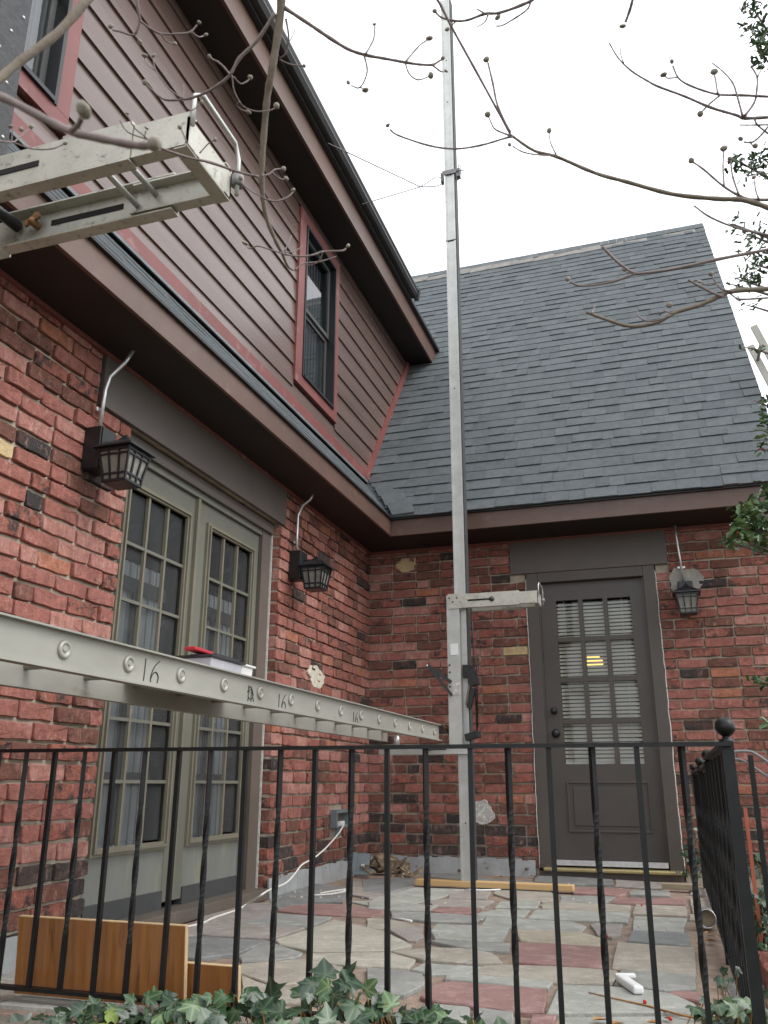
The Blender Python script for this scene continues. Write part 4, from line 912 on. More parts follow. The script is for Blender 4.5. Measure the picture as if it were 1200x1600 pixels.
# hand rail of the steps
hr = empty('stair_handrail', (2.85, -3.1, GZ), 'curved grey handrail going down the steps beside the ball post', 'handrail')
def pyl(l, y): return [PY(u, v, y) for u, v in l]
MB().tube(smooth(pyl([(1120, 1177), (1150, 1174), (1171, 1174), (1182, 1179), (1200, 1191), (1260, 1236), (1330, 1290)], -3.3)), .0055, 8).build('hand_bar', M['wire'], hr)
MB().tube(smooth(pyl([(1120, 1188), (1150, 1186), (1160, 1188), (1170, 1194), (1200, 1214), (1260, 1258), (1330, 1310)], -3.3)), .0045, 8).build('lower_bar', M['wire'], hr)
for u in (1172, 1205, 1245):
    p = PY(u, 1180+(u-1172)*.72, -3.3); MB().box((p.x-.009, p.y-.009, GZ+.0), (p.x+.009, p.y+.009, p.z)).build('post', M['iron'], hr)
p = PY(1164, 1262, -3.0); q = PY(1177, 1445, -3.0)
tag(MB().beam((p.x, -3.0, p.z), (p.x+.004, -3.0, GZ), .014, .014, (0, 1, 0)).build('orange_stake', M['orange']), 'faded orange stake standing behind the ball post', 'stake')
# ------------------------------------------------------------------ things on the terrace
def lying(name, c, length, wd, ht, ang, m, label, cat, pitch=0, roll=0, bevel=.003, z=None):
    d = Vector((math.cos(ang), math.sin(ang), 0)); s_ = Vector((-d.y, d.x, 0)); o_ = MB()
    o_.obox((c[0], c[1], (z if z is not None else .0045)+ht/2), d, s_, (0, 0, 1), length, wd, ht); o_ = o_.build(name, m, None, bevel); return tag(o_, label, cat)
lying('lumber_block', (1.20, -.945, 0), 1.04, .089, .036, R_(-1.5), M['lumber'], 'pale new lumber block under the foot of the scaffold pole', 'lumber')
p = PZ(1063, 1392, .0); lying('wood_offcut', (p.x, p.y+.03, 0), .22, .06, .035, R_(-4), M['wood_old'], 'short weathered wood offcut beside the side railing', 'wood')
# boards leaning on the railing
def lean(name, u0, u1, ztop, label, y=-4.385, ze=.012):
    x0 = PY(u0, 1500, y).x; x1 = PY(u1, 1500, y).x; t = empty(name, ((x0+x1)/2, y, ze), label, 'board', 'varnished boards leaning on the railing')
    d = Vector((0, -.09, 1)).normalized(); h = ztop-ze; f = Vector((0, 1, .09)).normalized(); c = Vector(((x0+x1)/2, y+.02, ze))+d*h/2
    mb = MB(); mb.obox(c, (1, 0, 0), f, d, x1-x0, .016, h); mb.build('board_face', M['board'], t); k = Vector(c)+d*(h/2+.0012)
    mb = MB(); mb.obox(k, (1, 0, 0), f, d, x1-x0, .0162, .0022); mb.obox(c+Vector(((x1-x0)/2+.001, 0, 0)), (1, 0, 0), f, d, .002, .0162, h); mb.build('cut_edge', M['boardedge'], t)
lean('varnished_board', 24, 288, .238, 'large varnished wooden board leaning behind the railing', -4.375); lean('varnished_board', 286, 372, .128, 'low varnished board with a knot beside the large board', -4.34)
x_ = PY(326, 1522, -4.35); 
# slate samples by the corner
for (u0, v0, u1, v1, y, dz, lab) in ((528, 1331, 552, 1368, -.50, .02, 'grey slate sample leaning on the left flashing'), (553, 1333, 574, 1364, -.40, .0, 'grey slate sample with a white sticker beside the rotten wood')):
    a = PY(u0, v0, y); b = PY(u1, v1, y); z1 = a.z; t = empty('slate_sample', ((a.x+b.x)/2, y, .004), lab, 'slate')
    mb = MB(); mb.hexa([(a.x, y, .004), (b.x, y+.03, .004), (b.x, y+.036, .004), (a.x, y+.006, .004), (a.x-.004, y+.03, z1), (b.x, y+.06, z1-.004), (b.x, y+.066, z1-.004), (a.x-.004, y+.036, z1)]); mb.build('slate', M['hosegrey'], t)
    if 'sticker' in lab: B((b.x-.055, y+.013, .04), (b.x-.028, y+.019, .072)).build('sticker', M['white'], t)
p = PZ(566, 1368, .0); lying('slate_sample', (p.x, p.y, 0), .12, .07, .012, .2, M['hosegrey'], 'small slate offcut lying flat below the stickered sample', 'slate')
rnd = random.Random(8)
def chunk(name, c, s_, m, label, cat, seed, stretch=(1, 1, 1)):
    r_ = random.Random(seed); bm = bmesh.new(); bmesh.ops.create_icosphere(bm, subdivisions=3, radius=1); me = bpy.data.meshes.new(name)
    for v in bm.verts:
        k = 1+.18*math.sin(v.co.x*5+seed)*math.sin(v.co.z*4+seed*2)+r_.uniform(-.13, .13); v.co = Vector((v.co.x*stretch[0]*k, v.co.y*stretch[1]*k, v.co.z*stretch[2]*k))*s_
    zm = min(v.co.z for v in bm.verts)
    for v in bm.verts: v.co.z = max(v.co.z-zm-.01*s_/.1, 0)
    bm.to_mesh(me); bm.free(); me.materials.append(m); return tag(link(name, me, c), label, cat)
c = PZ(595, 1366, 0); chunk('rotten_wood', (c.x, c.y+.05, .003), .085, M['rot'], 'crumbling lump of rotten wood piled in the wall corner', 'debris', 3, (1.2, .8, .8))
c = PZ(624, 1364, 0); chunk('rotten_wood', (c.x, c.y+.06, .003), .055, M['rot'], 'smaller rotten wood lump between the pile and the lumber block', 'debris', 5, (1.3, .8, .8))
for k in range(22):
    u = rnd.uniform(575, 645); p = PZ(u, rnd.uniform(1362, 1370), .01)+Vector((0, rnd.uniform(0, .05), rnd.uniform(0, .07) if u < 620 else 0)); a = rnd.uniform(0, 3)
    mb = MB(); d = Vector((math.cos(a), math.sin(a), rnd.uniform(-.1, .9))).normalized(); mb.beam(p, p+d*rnd.uniform(.04, .13), rnd.uniform(.012, .035), rnd.uniform(.006, .02)); tag(mb.build('wood_splinter', M['rot']), 'splinter of rotten wood lying around the corner pile', 'debris', 'rotten wood splinters in the corner')
tag(MB().tube([(.055+PZ(700, 1366, 0).x, PZ(740, 1366, 0).y+.03, .02), (PZ(790, 1364, 0).x, PZ(790, 1364, 0).y+.03, .016), (PZ(812, 1362, 0).x, PZ(812, 1362, 0).y+.05, .022), (PZ(838, 1362, 0).x, -.12, .05)], [.010, .010, .013, .008], 8).build('brown_stick', M['rot']), 'dark brown stick lying against the flashing left of the door', 'stick')
pts = [PZ(a, b, .008) for a, b in ((500, 1396), (515, 1393), (530, 1391), (548, 1389), (537, 1393), (522, 1396), (505, 1398), (486, 1399))]
tag(MB().tube(smooth(pts, 3), .005, 6).build('caulk_string', M['caulk']), 'squiggle of white caulk on the flagstones below the outlet', 'caulk')
tag(MB().tube([PZ(727, 1390, .006), PZ(752, 1391, .006), PZ(782, 1390, .006)], .005, 6).build('plastic_strip', M['white']), 'white plastic strip in front of the lumber block', 'strip')
tag(MB().tube([PZ(612, 1434, .006), PZ(628, 1436, .006), PZ(643, 1439, .006)], [.004, .005, .006], 6).build('paper_strip', M['white']), 'thin white scrap beside the cream flagstone', 'scrap')
for k in range(46):
    p = PZ(rnd.uniform(420, 560), rnd.uniform(1390, 1404), .004) if k < 30 else PZ(rnd.uniform(600, 1050), rnd.uniform(1380, 1480), .004); s_ = rnd.uniform(.003, .007)
    mb = MB(); mb.obox(p+Vector((0, 0, s_*.3)), (rnd.random(), rnd.random(), .1), (-.5, rnd.random(), 0), (0, 0, 1), s_*2, s_*1.4, s_*.8)
    tag(mb.build('mortar_crumb', M['patch']), 'tiny pale mortar crumb scattered on the flagstones', 'crumb', 'mortar crumbs on the terrace')
# white carton, jar, berries, fallen leaves
a = PZ(970, 1537, .0); b = PZ(1000, 1558, .0); d = (b-a); d.z = 0
t = empty('paper_tube', (a+b)/2, 'crumpled white paper carton lying on the flagstones', 'carton')
mb = MB(); mb.obox((a+b)/2+Vector((0, 0, .018)), d, d.cross(Vector((0, 0, 1))), (0, 0, 1), d.length*.95, .036, .026); mb.build('carton', M['white'], t, .008)
mb = MB(); mb.obox(a+Vector((.015, .02, .022)), (1, .35, 0), (-.35, 1, 0), (0, 0, 1), .070, .022, .014); mb.build('torn_flap', M['white'], t, .004)
p = PZ(1110, 1452, .0); r_ = .042; t = empty('glass_jar', (p.x, p.y, .004), 'round glass jar lying on its side by the side railing', 'jar')
mb = MB(); mb.lathe((p.x-.01, p.y, .004+r_), [(r_*.80, .10), (r_*.93, .09), (r_*.95, .004), (r_, .0), (r_, -.012), (r_*.90, -.012), (r_*.90, .004)], 28, 'y'); mb.build('jar_rim', M['galv'], t)
mb = MB(); mb.lathe((p.x-.01, p.y+.03, .004+r_), [(0, 0), (r_*.9, .001)], 28, 'y'); mb.build('jar_content', M['wood_old'], t)
for (u, v) in ((1008, 1571), (949, 1467), (1003, 1417), (1048, 1598)):
    p = PZ(u, v, 0); tag(MB().lathe((p.x, p.y, .004), [(.0, 0), (.0045, .0015), (.006, .006), (.0045, .0105), (0, .012)], 10).build('red_berry', M['berry']), 'small red berry fallen on the flagstones', 'berry', 'red berries on the terrace')
tag(MB().tube([PZ(920, 1551, .008), PZ(960, 1560, .008), PZ(1010, 1571, .008), PZ(1060, 1585, .008), PZ(1098, 1593, .008)], [.002, .0025, .003, .0035, .004], 6).build('dry_twig', M['leafbrown']), 'thin dry stem lying across the pale flagstone', 'twig')
for k in range(26):
    if k < 9: p = PZ(rnd.uniform(890, 1090), rnd.uniform(1590, 1612), .006)
    elif k < 17: p = PZ(rnd.uniform(1090, 1130), rnd.uniform(1450, 1475), .006)
    else: p = PZ(rnd.uniform(560, 860), rnd.uniform(1366, 1374), .006)
    s_ = rnd.uniform(.014, .032); a = rnd.uniform(0, 6.28); c_, n_ = math.cos(a), math.sin(a)
    pr = [(-1, 0, 0), (-.4, .42, .25), (.3, .38, .3), (1, 0, .1), (.3, -.4, .35), (-.4, -.36, .2)]
    mb = MB(); mb.quad(*[(p.x+s_*(x*c_-y*n_), p.y+s_*(x*n_+y*c_), p.z+s_*z) for x, y, z in (pr[0], pr[1], pr[2], pr[3])]); mb.quad(*[(p.x+s_*(x*c_-y*n_), p.y+s_*(x*n_+y*c_), p.z+s_*z) for x, y, z in (pr[0], pr[3], pr[4], pr[5])])
    tag(mb.build('dry_leaf', M['leafbrown']), 'curled dry brown leaf fallen on the terrace', 'leaf', 'fallen dry leaves')
# ladder against the gable
ld = empty('extension_ladder', (4.9, .4, GZ), 'aluminium extension ladder leaning on the roof edge behind the holly', 'ladder')
for y in (.56, .20): MB().beam((3.40, y, 4.40), (4.98, y, GZ), .022, .055, (1, 0, 0)).build('ladder_rail', M['plank'], ld)
for k in range(17):
    t = (k+.5)/17.5; x = 3.40+1.58*t; z = 4.40+(GZ-4.40)*t; MB().tube([(x, .20, z), (x, .56, z)], .014, 8).build('ladder_rung', M['plank'], ld)
# ------------------------------------------------------------------ bare dogwood
tree = empty('dogwood_tree', (4.15, -7.5, GZ), 'bare dogwood with round grey buds hanging over the terrace', 'tree')
bs = MB(); prof = [(.0, -1.0), (.55, -.8), (.95, -.2), (1, .25), (.75, .75), (.0, 1.05)]
bs.lathe((0, 0, 0), [(a, b*.78) for a, b in prof], 10); bud_me = bs.mesh('bud_shape', M['bud'])
def branch(pts, w0, w1, d0, d1, buds=(), thick=False, wob=.0):
    """pixel trace of a twig, at d0..d1 metres from where the photographer stood; w = width"""
    n = len(pts); P = []
    for i, (u, v) in enumerate(pts): P.append(at(u+random.uniform(-.8, .8), v+random.uniform(-.8, .8), d0+(d1-d0)*i/max(n-1, 1)))
    S = smooth(P, 4); k = len(S); R2 = [(w0+(w1-w0)*i/(k-1))/2 for i in range(k)]
    R3 = [r*(P[0]-CAM).dot(FW)/FPX*(1+.10*math.sin(i*2.3)+(.25 if i % 8 == 0 and w0 < 7 else 0)) for i, r in enumerate(R2)]
    o = MB().tube(S, R3, 8 if w0 > 4 else 6).build('branch', M['bark'] if thick else M['twig'], tree)
    for (u, v, r) in buds:
        P_ = at(u, v, d1); rr = r*d1/FPX
        link('flower_bud', bud_me, P_, o, (random.uniform(-.9, .9), random.uniform(-.9, .9), 0), (rr*random.uniform(.85, 1.15), rr*random.uniform(.85, 1.15), rr*random.uniform(.7, 1.15)))
    return S
D = 1.15
main = branch([(446, -90), (441, -30), (438, 30), (425, 110), (418, 150), (412, 215), (408, 270), (410, 310), (418, 345), (432, 380), (442, 397), (447, 412), (455, 421), (462, 422)], 15, 3, D, D+.15, thick=True)
TW = """6 2.5 430,22 400,65 375,90 360,115 345,130 320,145 300,153 285,155 262,157 250,152 235,138 228,131 | 227,129
2.5 2 285,154 265,140 243,110 240,90 | 240,87
2 2 243,110 230,100 226,90 | 226,87
3 2.5 360,116 350,105 341,96 333,93 329,90 | 327,88
2.5 2 362,118 366,140 374,158 382,167 395,173 410,174 425,172 431,168 | 432,165
2.5 2 365,120 375,130 385,128 390,123 | 391,121
2 2 374,158 370,165 380,172 388,175 | 388,175
2 2 286,157 292,168 300,172 312,163 | 315,160
2 1.5 285,154 288,145 287,134 |
6 3 443,12 480,35 516,60 545,77 572,86 600,92 635,98 655,101 675,102 685,97 691,92 | 692,91
3 2 675,102 688,111 695,111 | 697,111
3 2.5 633,98 655,72 669,62 | 671,60
2.5 2 633,98 640,115 653,125 670,120 | 673,118
3 2.5 570,85 583,62 586,42 | 585,38
3 2 570,87 574,112 563,137 549,134 | 544,129
2 2 563,137 569,140 | 571,141
3.5 2 446,30 451,55 450,68 445,85 437,93 455,101 473,103 | 475,103
2 1.5 450,68 458,56 462,45 |
3 2.5 440,397 470,400 490,398 505,393 535,392 541,388 | 544,384
2.5 2 462,422 475,412 500,408 525,400 |
2.5 2 505,393 500,405 490,413 478,415 |
2.5 2 440,395 420,390 404,385 390,388 385,384 | 383,380
2 1.5 445,395 460,392 473,385 |
2 1.5 445,392 452,378 456,368 |
3 2.5 408,275 420,273 430,265 441,264 | 443,264
2.5 2 425,270 438,279 445,280 | 447,279
3 2.5 410,310 430,314 450,308 457,300 | 458,297
2.5 2 410,308 395,300 380,288 377,281 | 376,279
5 3 213,-60 213,-20 215,15 219,32 212,52 205,55 190,50 177,48 | 173,41
3.5 2.5 219,32 235,45 253,53 280,52 298,50 307,40 | 311,35
2.5 2 298,50 310,57 319,56 | 322,54
2.5 2 253,53 257,62 265,68 271,69 | 273,68
2.5 2 208,54 216,62 221,66 | 218,66
4.5 3.5 690,-60 681,-10 690,10 707,45 740,105 775,170 800,214 |
3.5 3 800,214 790,216 750,227 710,232 670,228 622,212 610,203 | 606,196
3.5 3 797,207 778,165 770,130 762,98 | 760,93
3 2 797,212 775,203 767,192 763,183 | 762,179
9 4 1245,345 1200,325 1160,313 1120,311 1050,303 980,285 930,270 870,245 835,235 800,213 |
2.5 2 868,243 845,243 820,238 801,229 | 796,226
2.5 2 868,240 860,222 859,208 | 858,204
5 2.5 1240,311 1180,312 1155,305 1130,290 1100,265 1084,254 | 1080,251
3 2.5 1132,293 1129,260 1131,236 | 1131,232
3 2.5 1154,305 1145,275 1141,252 | 1140,248
3 2 1185,310 1181,295 1179,282 | 1178,277
5 3 850,-50 840,-8 815,8 780,20 758,22 730,31 710,33 690,28 682,20 | 679,17
2.5 2 712,33 706,40 | 699,46
2.5 1.5 762,22 757,35 745,42 |
3 2 830,-5 825,12 808,27 785,40 775,41 | 778,27
3 2 760,22 751,18 746,15 |
5 4 1000,-50 990,-5 985,15 977,35 | 973,41
5.5 2 1250,181 1215,182 1165,184 1150,180 1110,168 1070,150 1030,135 1010,125 985,110 965,90 953,68 |
2 1.5 975,98 970,85 968,70 |
4.5 2.5 1250,155 1215,152 1160,149 1120,147 1080,135 1060,122 1052,102 | 1050,96
2.5 2 1060,121 1045,122 1040,120 | 1037,117
3 2.5 1122,146 1119,130 1117,116 | 1116,112
3 2.5 1126,148 1108,163 1097,175 | 1094,178
3.5 2 1160,182 1152,150 1145,130 1130,112 1114,99 |
4 2.5 1163,181 1178,160 1183,140 1183,120 1175,106 |
3 2 1183,120 1190,108 |
3 2 1210,195 1180,195 1155,195 |
3.5 2.5 1210,185 1190,210 1175,222 1162,221 | 1157,217
2.5 2 1172,222 1178,230 | 1180,228
3 3 1178,185 1185,197 1210,215 |
5.5 3 1250,380 1210,388 1120,405 1050,420 1000,427 990,428 960,440 930,446 905,446 891,440 | 887,436
4 4.5 990,427 965,410 942,386 |
2.5 2 985,427 978,425 | 976,421
4.5 2.5 1260,378 1230,372 1200,367 1150,355 1110,340 1085,321 |
9 5 1260,446 1240,448 1200,452 1145,455 1120,465 1090,478 1055,488 1030,503 1000,510 975,508 950,500 916,488 |
3 2.5 925,489 928,484 930,478 |
3 2 1050,492 1030,500 1010,502 998,494 995,486 |
2.5 2 1050,490 1040,486 1030,492 | 1046,477
3 2 1145,456 1128,452 1118,440 1113,432 | 1111,428
2 2 1118,443 1105,445 1095,440 | 1093,440
4 3.5 1130,464 1115,458 1095,448 1075,437 |
3.5 2.5 1240,464 1200,466 1160,468 1150,465 1140,458 |
2.5 2 1150,467 1157,470 1152,462 |"""
for i, ln in enumerate(TW.split('\n')):
    a, b = ln.split('|'); t = a.split(); pts = [tuple(map(float, q.split(','))) for q in t[2:]]; bd = [tuple(map(float, q.split(','))) for q in b.split()]
    right = pts[0][0] > 740 or pts[-1][0] > 740
    dd = 1.22 if right else D+.02
    if 33 <= i <= 36: dd = 1.22
    branch(pts, float(t[0]), float(t[1]), dd, dd+.03, [(u, v, random.uniform(3.2, 5.6)) for u, v in bd], thick=float(t[0]) > 8)
# close twigs, left
near1 = branch([(150, -14), (140, -5), (90, 52), (30, 97), (-10, 130), (-60, 165), (-110, 190)], 14, 11, .95, .80, thick=True)
branch([(-110, 190), (-60, 150), (-10, 148), (60, 180), (110, 205), (160, 218), (215, 228), (240, 226)], 13, 11, .52, .46, [(242, 225, 13)])
branch([(112, 204), (122, 195), (128, 182)], 9, 8, .47, .45, [(130, 172, 14)])
branch([(240, 228), (290, 245), (330, 255), (370, 268), (405, 277)], 4, 4.5, 1.1, D+.08)
branch([(-110, 190), (-40, 218), (0, 221), (20, 222), (32, 214), (47, 200)], 3.5, 2.5, .80, .9, [(49, 198, 4)])
branch([(20, 222), (50, 232), (80, 233), (98, 227)], 2.5, 2, .9, .92, [(102, 224, 4)])
branch([(18, 221), (20, 208), (18, 200)], 3, 2, .9, .9, [(33, 202, 4), (17, 198, 4)])
branch([(245, 231), (225, 213), (210, 200), (200, 181)], 2, 2, 1.1, 1.1, [(199, 177, 3.5)]); branch([(230, 217), (200, 207), (187, 188)], 2, 2, 1.1, 1.1)
branch([(226, 214), (228, 204)], 2, 2, 1.1, 1.1, [(229, 200, 3.5)])
branch([(310, 247), (295, 228), (283, 203)], 2.5, 2, 1.1, 1.1, [(281, 199, 4)]); branch([(312, 240), (325, 225), (334, 219)], 2, 2, 1.1, 1.1, [(336, 218, 3.5)])
# limbs outside the picture that carry the twigs
def limb(pts, r0, r1, name='limb'):
    S = smooth(pts, 5); k = len(S); return MB().tube(S, [r0+(r1-r0)*i/(k-1) for i in range(k)], 10).build(name, M['bark'], tree)
TB = Vector((4.15, -7.5, GZ))
limb([TB, TB+Vector((-.03, .02, .9)), TB+Vector((-.12, .05, 1.9)), TB+Vector((-.3, .1, 2.7)), TB+Vector((-.5, .2, 3.5))], .085, .05, 'trunk')
K = TB+Vector((-.3, .1, 2.7)); K2 = TB+Vector((-.5, .2, 3.5))
def off(u, v, d): return at(u, v, d)
hub = off(640, -330, 1.2)
limb([K2, Vector((3.2, -7.0, 2.55)), hub+Vector((.2, -.2, .1)), hub, off(560, -240, 1.17), off(446, -90, D)], .04, .0066)
limb([hub, off(400, -330, 1.05), off(230, -160, D), off(213, -60, D+.02)], .012, .003); limb([off(400, -330, 1.05), off(260, -160, 1.0), off(150, -14, .95)], .010, .005)
limb([hub, off(720, -200, 1.22), off(690, -60, 1.22)], .010, .0022); limb([hub, off(860, -220, 1.22), off(850, -50, 1.22)], .010, .0025); limb([off(860, -220, 1.22), off(990, -150, 1.22), off(1000, -50, 1.22)], .006, .0025)
limb([off(-110, 190, .80), off(-150, 200, .68), off(-110, 190, .52)], .005, .004)
h2 = off(1420, 330, 1.3)
limb([K, (K*2+h2)/3+Vector((0, 0, .06)), (K+h2*2)/3+Vector((0, 0, .05)), h2, off(1330, 345, 1.25), off(1245, 345, 1.22)], .026, .0045)
for (u, v, w_) in ((1240, 311, 5), (1250, 181, 5.5), (1250, 155, 4.5), (1250, 380, 5.5), (1260, 378, 4.5), (1260, 446, 9), (1240, 464, 3.5), (1210, 195, 3), (1210, 185, 3.5), (1210, 215, 3)):
    limb([h2, off(1330, .5*v+170, 1.25), off(u, v, 1.22)], .008, w_*1.22/FPX/2)
# ------------------------------------------------------------------ holly at the edge of the terrace
def leafmat(name, c, c2, rough, vein=None):
    m = bpy.data.materials.new(name); m.use_nodes = True; nt = m.node_tree; p = nt.nodes['Principled BSDF']
    base = _mix(nt, _ramp(nt, _noise(nt, 18, 3), .35, .65), c, c2)
    if vein:
        at_ = _n(nt, 'ShaderNodeAttribute', attribute_name='vein'); pw = _n(nt, 'ShaderNodeMath', operation='POWER'); pw.inputs[1].default_value = 4
        nt.links.new(at_.outputs['Fac'], pw.inputs[0]); mm = _n(nt, 'ShaderNodeMath', operation='MULTIPLY'); mm.inputs[1].default_value = .45; nt.links.new(pw.outputs[0], mm.inputs[0]); base = _mix(nt, mm.outputs[0], base, vein)
    nt.links.new(base, p.inputs['Base Color']); p.inputs['Roughness'].default_value = rough; p.inputs['Subsurface Weight'].default_value = 0
    return m
HL = [leafmat('holly_leaf_dark', (.045, .10, .03), (.026, .065, .022), .2), leafmat('holly_leaf', (.085, .16, .05), (.05, .10, .035), .22), leafmat('holly_leaf_young', (.14, .21, .05), (.09, .15, .04), .3)]
holly = empty('holly_tree', (3.62, -3.4, GZ), 'glossy holly with small berries growing beside the terrace steps', 'tree')
rnd = random.Random(77); cr = MB(); br_ = MB()
def hleaf(mb, c, s_):
    a = Vector((rnd.gauss(0, 1), rnd.gauss(0, 1), rnd.gauss(-.1, .6))).normalized(); n = Vector((rnd.gauss(0, .6), rnd.gauss(-.3, .6), 1)).normalized(); b = a.cross(n).normalized(); n = b.cross(a)
    mb.cur = rnd.choices(range(3), (5, 5, 2))[0]; f = lambda x, y, z: c+(a*x+b*y+n*z)*s_
    mb.quad(f(-1, 0, 0), f(-.5, .42, .22), f(0, .30, .14), f(.5, .40, .24), f(1, 0, -.1)); mb.quad(f(1, 0, -.1), f(.5, -.40, .24), f(0, -.30, .14), f(-.5, -.42, .22), f(-1, 0, 0))
CL = [(1178, 15, 20, 22, 4.0, 40), (1185, 50, 22, 28, 4.0, 70), (1192, 85, 18, 24, 4.0, 60), (1150, 250, 16, 14, 4.0, 14), (1172, 262, 24, 22, 4.0, 50), (1195, 250, 22, 32, 4.0, 45), (1150, 352, 16, 10, 4.0, 14), (1180, 370, 26, 22, 4.0, 50), (1185, 415, 26, 36, 4.1, 95), (1165, 440, 22, 18, 4.0, 26), (1150, 446, 14, 8, 4.0, 7), (1180, 480, 22, 14, 4.0, 10), (1178, 545, 22, 8, 3.9, 8), (1190, 630, 16, 14, 3.6, 9), (1192, 672, 12, 20, 3.6, 12), (1190, 700, 10, 20, 3.6, 6),
      (1195, 770, 16, 18, 3.5, 30), (1178, 800, 26, 22, 3.5, 60), (1190, 830, 24, 24, 3.5, 80), (1160, 828, 20, 18, 3.5, 50), (1145, 848, 14, 10, 3.5, 16), (1190, 855, 14, 12, 3.5, 12), (1183, 1062, 12, 8, 3.5, 8), (1196, 1070, 12, 8, 3.5, 8), (1196, 1135, 8, 12, 3.5, 6)]
for (u, v, su, sv, d, n) in CL:
    for k in range(n):
        c = at(u+rnd.gauss(0, su*.55), v+rnd.gauss(0, sv*.55), d+rnd.gauss(0, .12)); hleaf(cr, c, rnd.uniform(.014, .023)*(1.35 if v > 600 else 1))
    if rnd.random() < .7: br_.lathe(at(u+rnd.gauss(0, su*.4), v+rnd.gauss(0, sv*.4), d-.05), [(0, -.005), (.005, 0), (0, .005)], 8)
for k in range(6500):    # body of the crown, to the right of the picture
    v = rnd.uniform(-150, 1250); w_ = rnd.random(); u = 1215+w_*260*(1 if v < 900 else .5); c = at(u, v, 3.75+rnd.gauss(0, .35)); hleaf(cr, c, rnd.uniform(.02, .032))
tag(cr.build('crown', HL, holly, fix=False), kind='stuff'); tag(br_.build('berries', M['berry'], holly), kind='stuff')
c0 = at(1330, 500, 3.8); HB = Vector((c0.x, c0.y, GZ)); S = smooth([HB, HB+Vector((.02, .02, 1.5)), HB+Vector((-.02, .0, 3)), HB+Vector((.03, .05, 4.4))], 4)
MB().tube(S, [.07-.05*i/(len(S)-1) for i in range(len(S))], 10).build('trunk', M['bark'], holly)
tw = MB()
for (u, v, su, sv, d, n) in CL:
    e = at(u-su*.8, v-sv*.3, d); h = at(u, v, d); s_ = HB+Vector((0, 0, max(h.z-GZ-.35, .5))); tw.tube([s_, (s_+h)/2+Vector((0, 0, .05)), h, e], [.012, .008, .004, .0015], 6)
tag(tw.build('branches', M['twig'], holly), kind='stuff')
# ------------------------------------------------------------------ ivy along the terrace edge
OUT = [(0, 0), (-.20, -.14), (-.46, -.14), (-.70, .02), (-.66, .24), (-.94, .50), (-.66, .64), (-.42, .74), (-.28, 1.0), (0, 1.30), (.28, 1.0), (.42, .74), (.66, .64), (.94, .50), (.66, .24), (.70, .02), (.46, -.14), (.20, -.14)]
TIP = {3, 5, 9, 13, 15}
def ivy_shape(seed):
    r_ = random.Random(seed); vs_, vn, fs = [], [], []; cx = .12
    vs_.append(Vector((0, cx, .0))); vn.append(1.0)
    for i, (x, y) in enumerate(OUT):
        z = -.26*(x*x)-.16*max(y-.4, 0)+r_.uniform(-.07, .07)+(.05 if i in (4, 7, 11, 14) else 0)
        vs_.append(Vector((x*(1+r_.uniform(-.12, .1)), y*(1+r_.uniform(-.1, .1)), z))); vn.append(1.0 if i in TIP else 0.0)
    n = len(OUT)
    for i in range(n): fs.append((0, 1+i, 1+(i+1) % n))
    me = bpy.data.meshes.new('ivy_leaf_shape'); me.from_pydata(vs_, [], fs); a = me.attributes.new('vein', 'FLOAT', 'POINT'); a.data.foreach_set('value', vn)
    me.materials.append(IV[0]); me.polygons.foreach_set('use_smooth', [True]*len(fs)); return me
IV = [leafmat('ivy_leaf', (.030, .072, .026), (.018, .046, .020), .36, (.20, .27, .16)), leafmat('ivy_leaf_dark', (.017, .042, .020), (.011, .028, .014), .34, (.12, .18, .11)), leafmat('ivy_leaf_pale', (.065, .125, .045), (.045, .09, .035), .42, (.32, .40, .22)), leafmat('ivy_leaf_lime', (.19, .27, .06), (.14, .2, .05), .45, (.36, .42, .18))]
IVM = [ivy_shape(s) for s in range(6)]
def ivy_bed(name, base, label, spots):
    t = empty(name, base, label, 'ivy'); st_ = MB()
    for (P, s_, mi) in spots:
        toC = (CAM-P).normalized(); nz = (toC*rnd.uniform(.2, 1.1)+Vector((rnd.gauss(0, .55), rnd.gauss(-.05, .4), rnd.uniform(.2, 1.1)))).normalized()
        up = Vector((rnd.gauss(0, .55), rnd.gauss(0, .3), rnd.choice((-1, -1, -.2, .8)))); up = (up-nz*up.dot(nz)).normalized(); sx = up.cross(nz)
        mm = Matrix((sx, up, nz)).transposed().to_euler(); o = link('leaf', IVM[rnd.randrange(6)], P, t, mm, (s_, s_, s_), IV[mi])
        q = P-nz*.03+Vector((rnd.gauss(0, .02), .03, -.06)); st_.tube([P+up*s_*.0, (P+q)/2+Vector((0, 0, -.008)), q], .0014, 5)
    tag(st_.build('stems', M['leafbrown'], t), kind='stuff'); return t
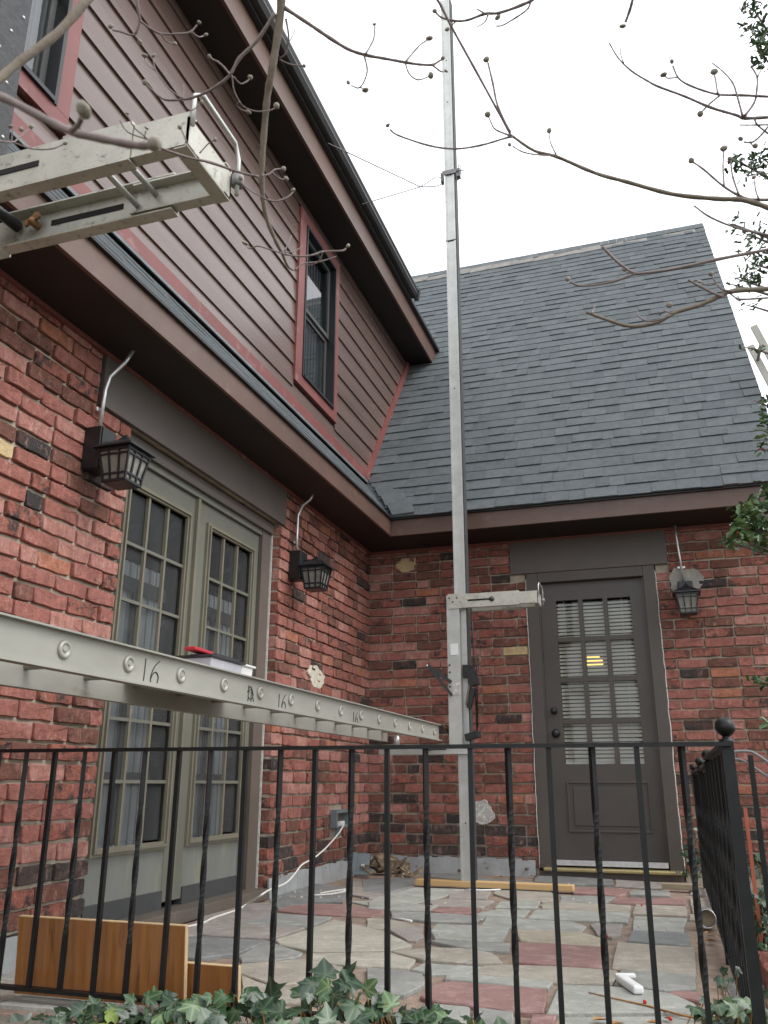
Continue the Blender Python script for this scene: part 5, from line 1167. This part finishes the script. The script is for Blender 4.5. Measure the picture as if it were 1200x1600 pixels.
def topline(u):
    L = [(-20, 1650), (40, 1588), (90, 1565), (160, 1560), (230, 1548), (290, 1552), (330, 1548), (375, 1535), (400, 1530), (440, 1560), (480, 1525), (520, 1512), (560, 1520), (590, 1555), (640, 1562), (700, 1568), (760, 1588), (820, 1606), (860, 1640)]
    for (a, b), (c, d) in zip(L, L[1:]):
        if a <= u <= c: return b+(d-b)*(u-a)/(c-a)
    return 1650
sp_ = []
for k in range(330):
    u = rnd.uniform(-10, 850); v0 = topline(u)+10; v = v0+abs(rnd.gauss(0, 24)) if rnd.random() < .6 else rnd.uniform(v0, 1680)
    if v > 1690: continue
    y = -4.50-.0022*(v-v0)+rnd.uniform(-.05, .03); P = PY(u, v, y); sp_.append((P, rnd.choice((.022, .028, .034, .040, .046))*rnd.uniform(.85, 1.1), rnd.choices(range(4), (6, 7, 2, .5))[0]))
ivy_bed('ivy', (.9, -4.55, -.1), 'ivy with pale veined leaves spilling over the terrace edge below the railing', sp_[:290])
sp_ = []
for k in range(60):
    u = 1140+rnd.gauss(0, 32); v = 1592+rnd.gauss(0, 22); P = PY(u, v, -4.30+rnd.uniform(-.06, .06)); 
    if u > 1085: sp_.append((P, rnd.uniform(.016, .03), rnd.choices(range(4), (5, 5, 4, .5))[0]))
for (u, v) in ((1128, 1520), (1140, 1527), (1132, 1540), (1150, 1515), (1120, 1532)): sp_.append((PY(u, v, -4.0), .018, 1))
ivy_bed('ivy', (2.6, -4.3, -.05), 'small ivy clump around the foot of the ball post', sp_)
sp_ = [(PY(1085+rnd.gauss(0, 9), 1345+rnd.gauss(0, 20), -.25+rnd.uniform(-.05, .05)), rnd.uniform(.02, .032), rnd.choice((1, 1, 0))) for k in range(40)]
ivy_bed('ivy', (2.45, -.25, 0), 'dark ivy tuft beside the brown door and the side railing', sp_)
sp_ = [(PY(1190+rnd.gauss(0, 16), 1450+rnd.gauss(0, 50), -2.9+rnd.uniform(-.2, .2)), rnd.uniform(.02, .04), rnd.choice((1, 1, 0))) for k in range(110)]
ivy_bed('ivy', (2.9, -2.9, -.5), 'dark ivy growing beyond the side railing near the steps', sp_)
B((2.9, -4.6, GZ), (6, .0, -.62)).build('planting_bed', M['ground']).__setitem__('kind', 'structure')
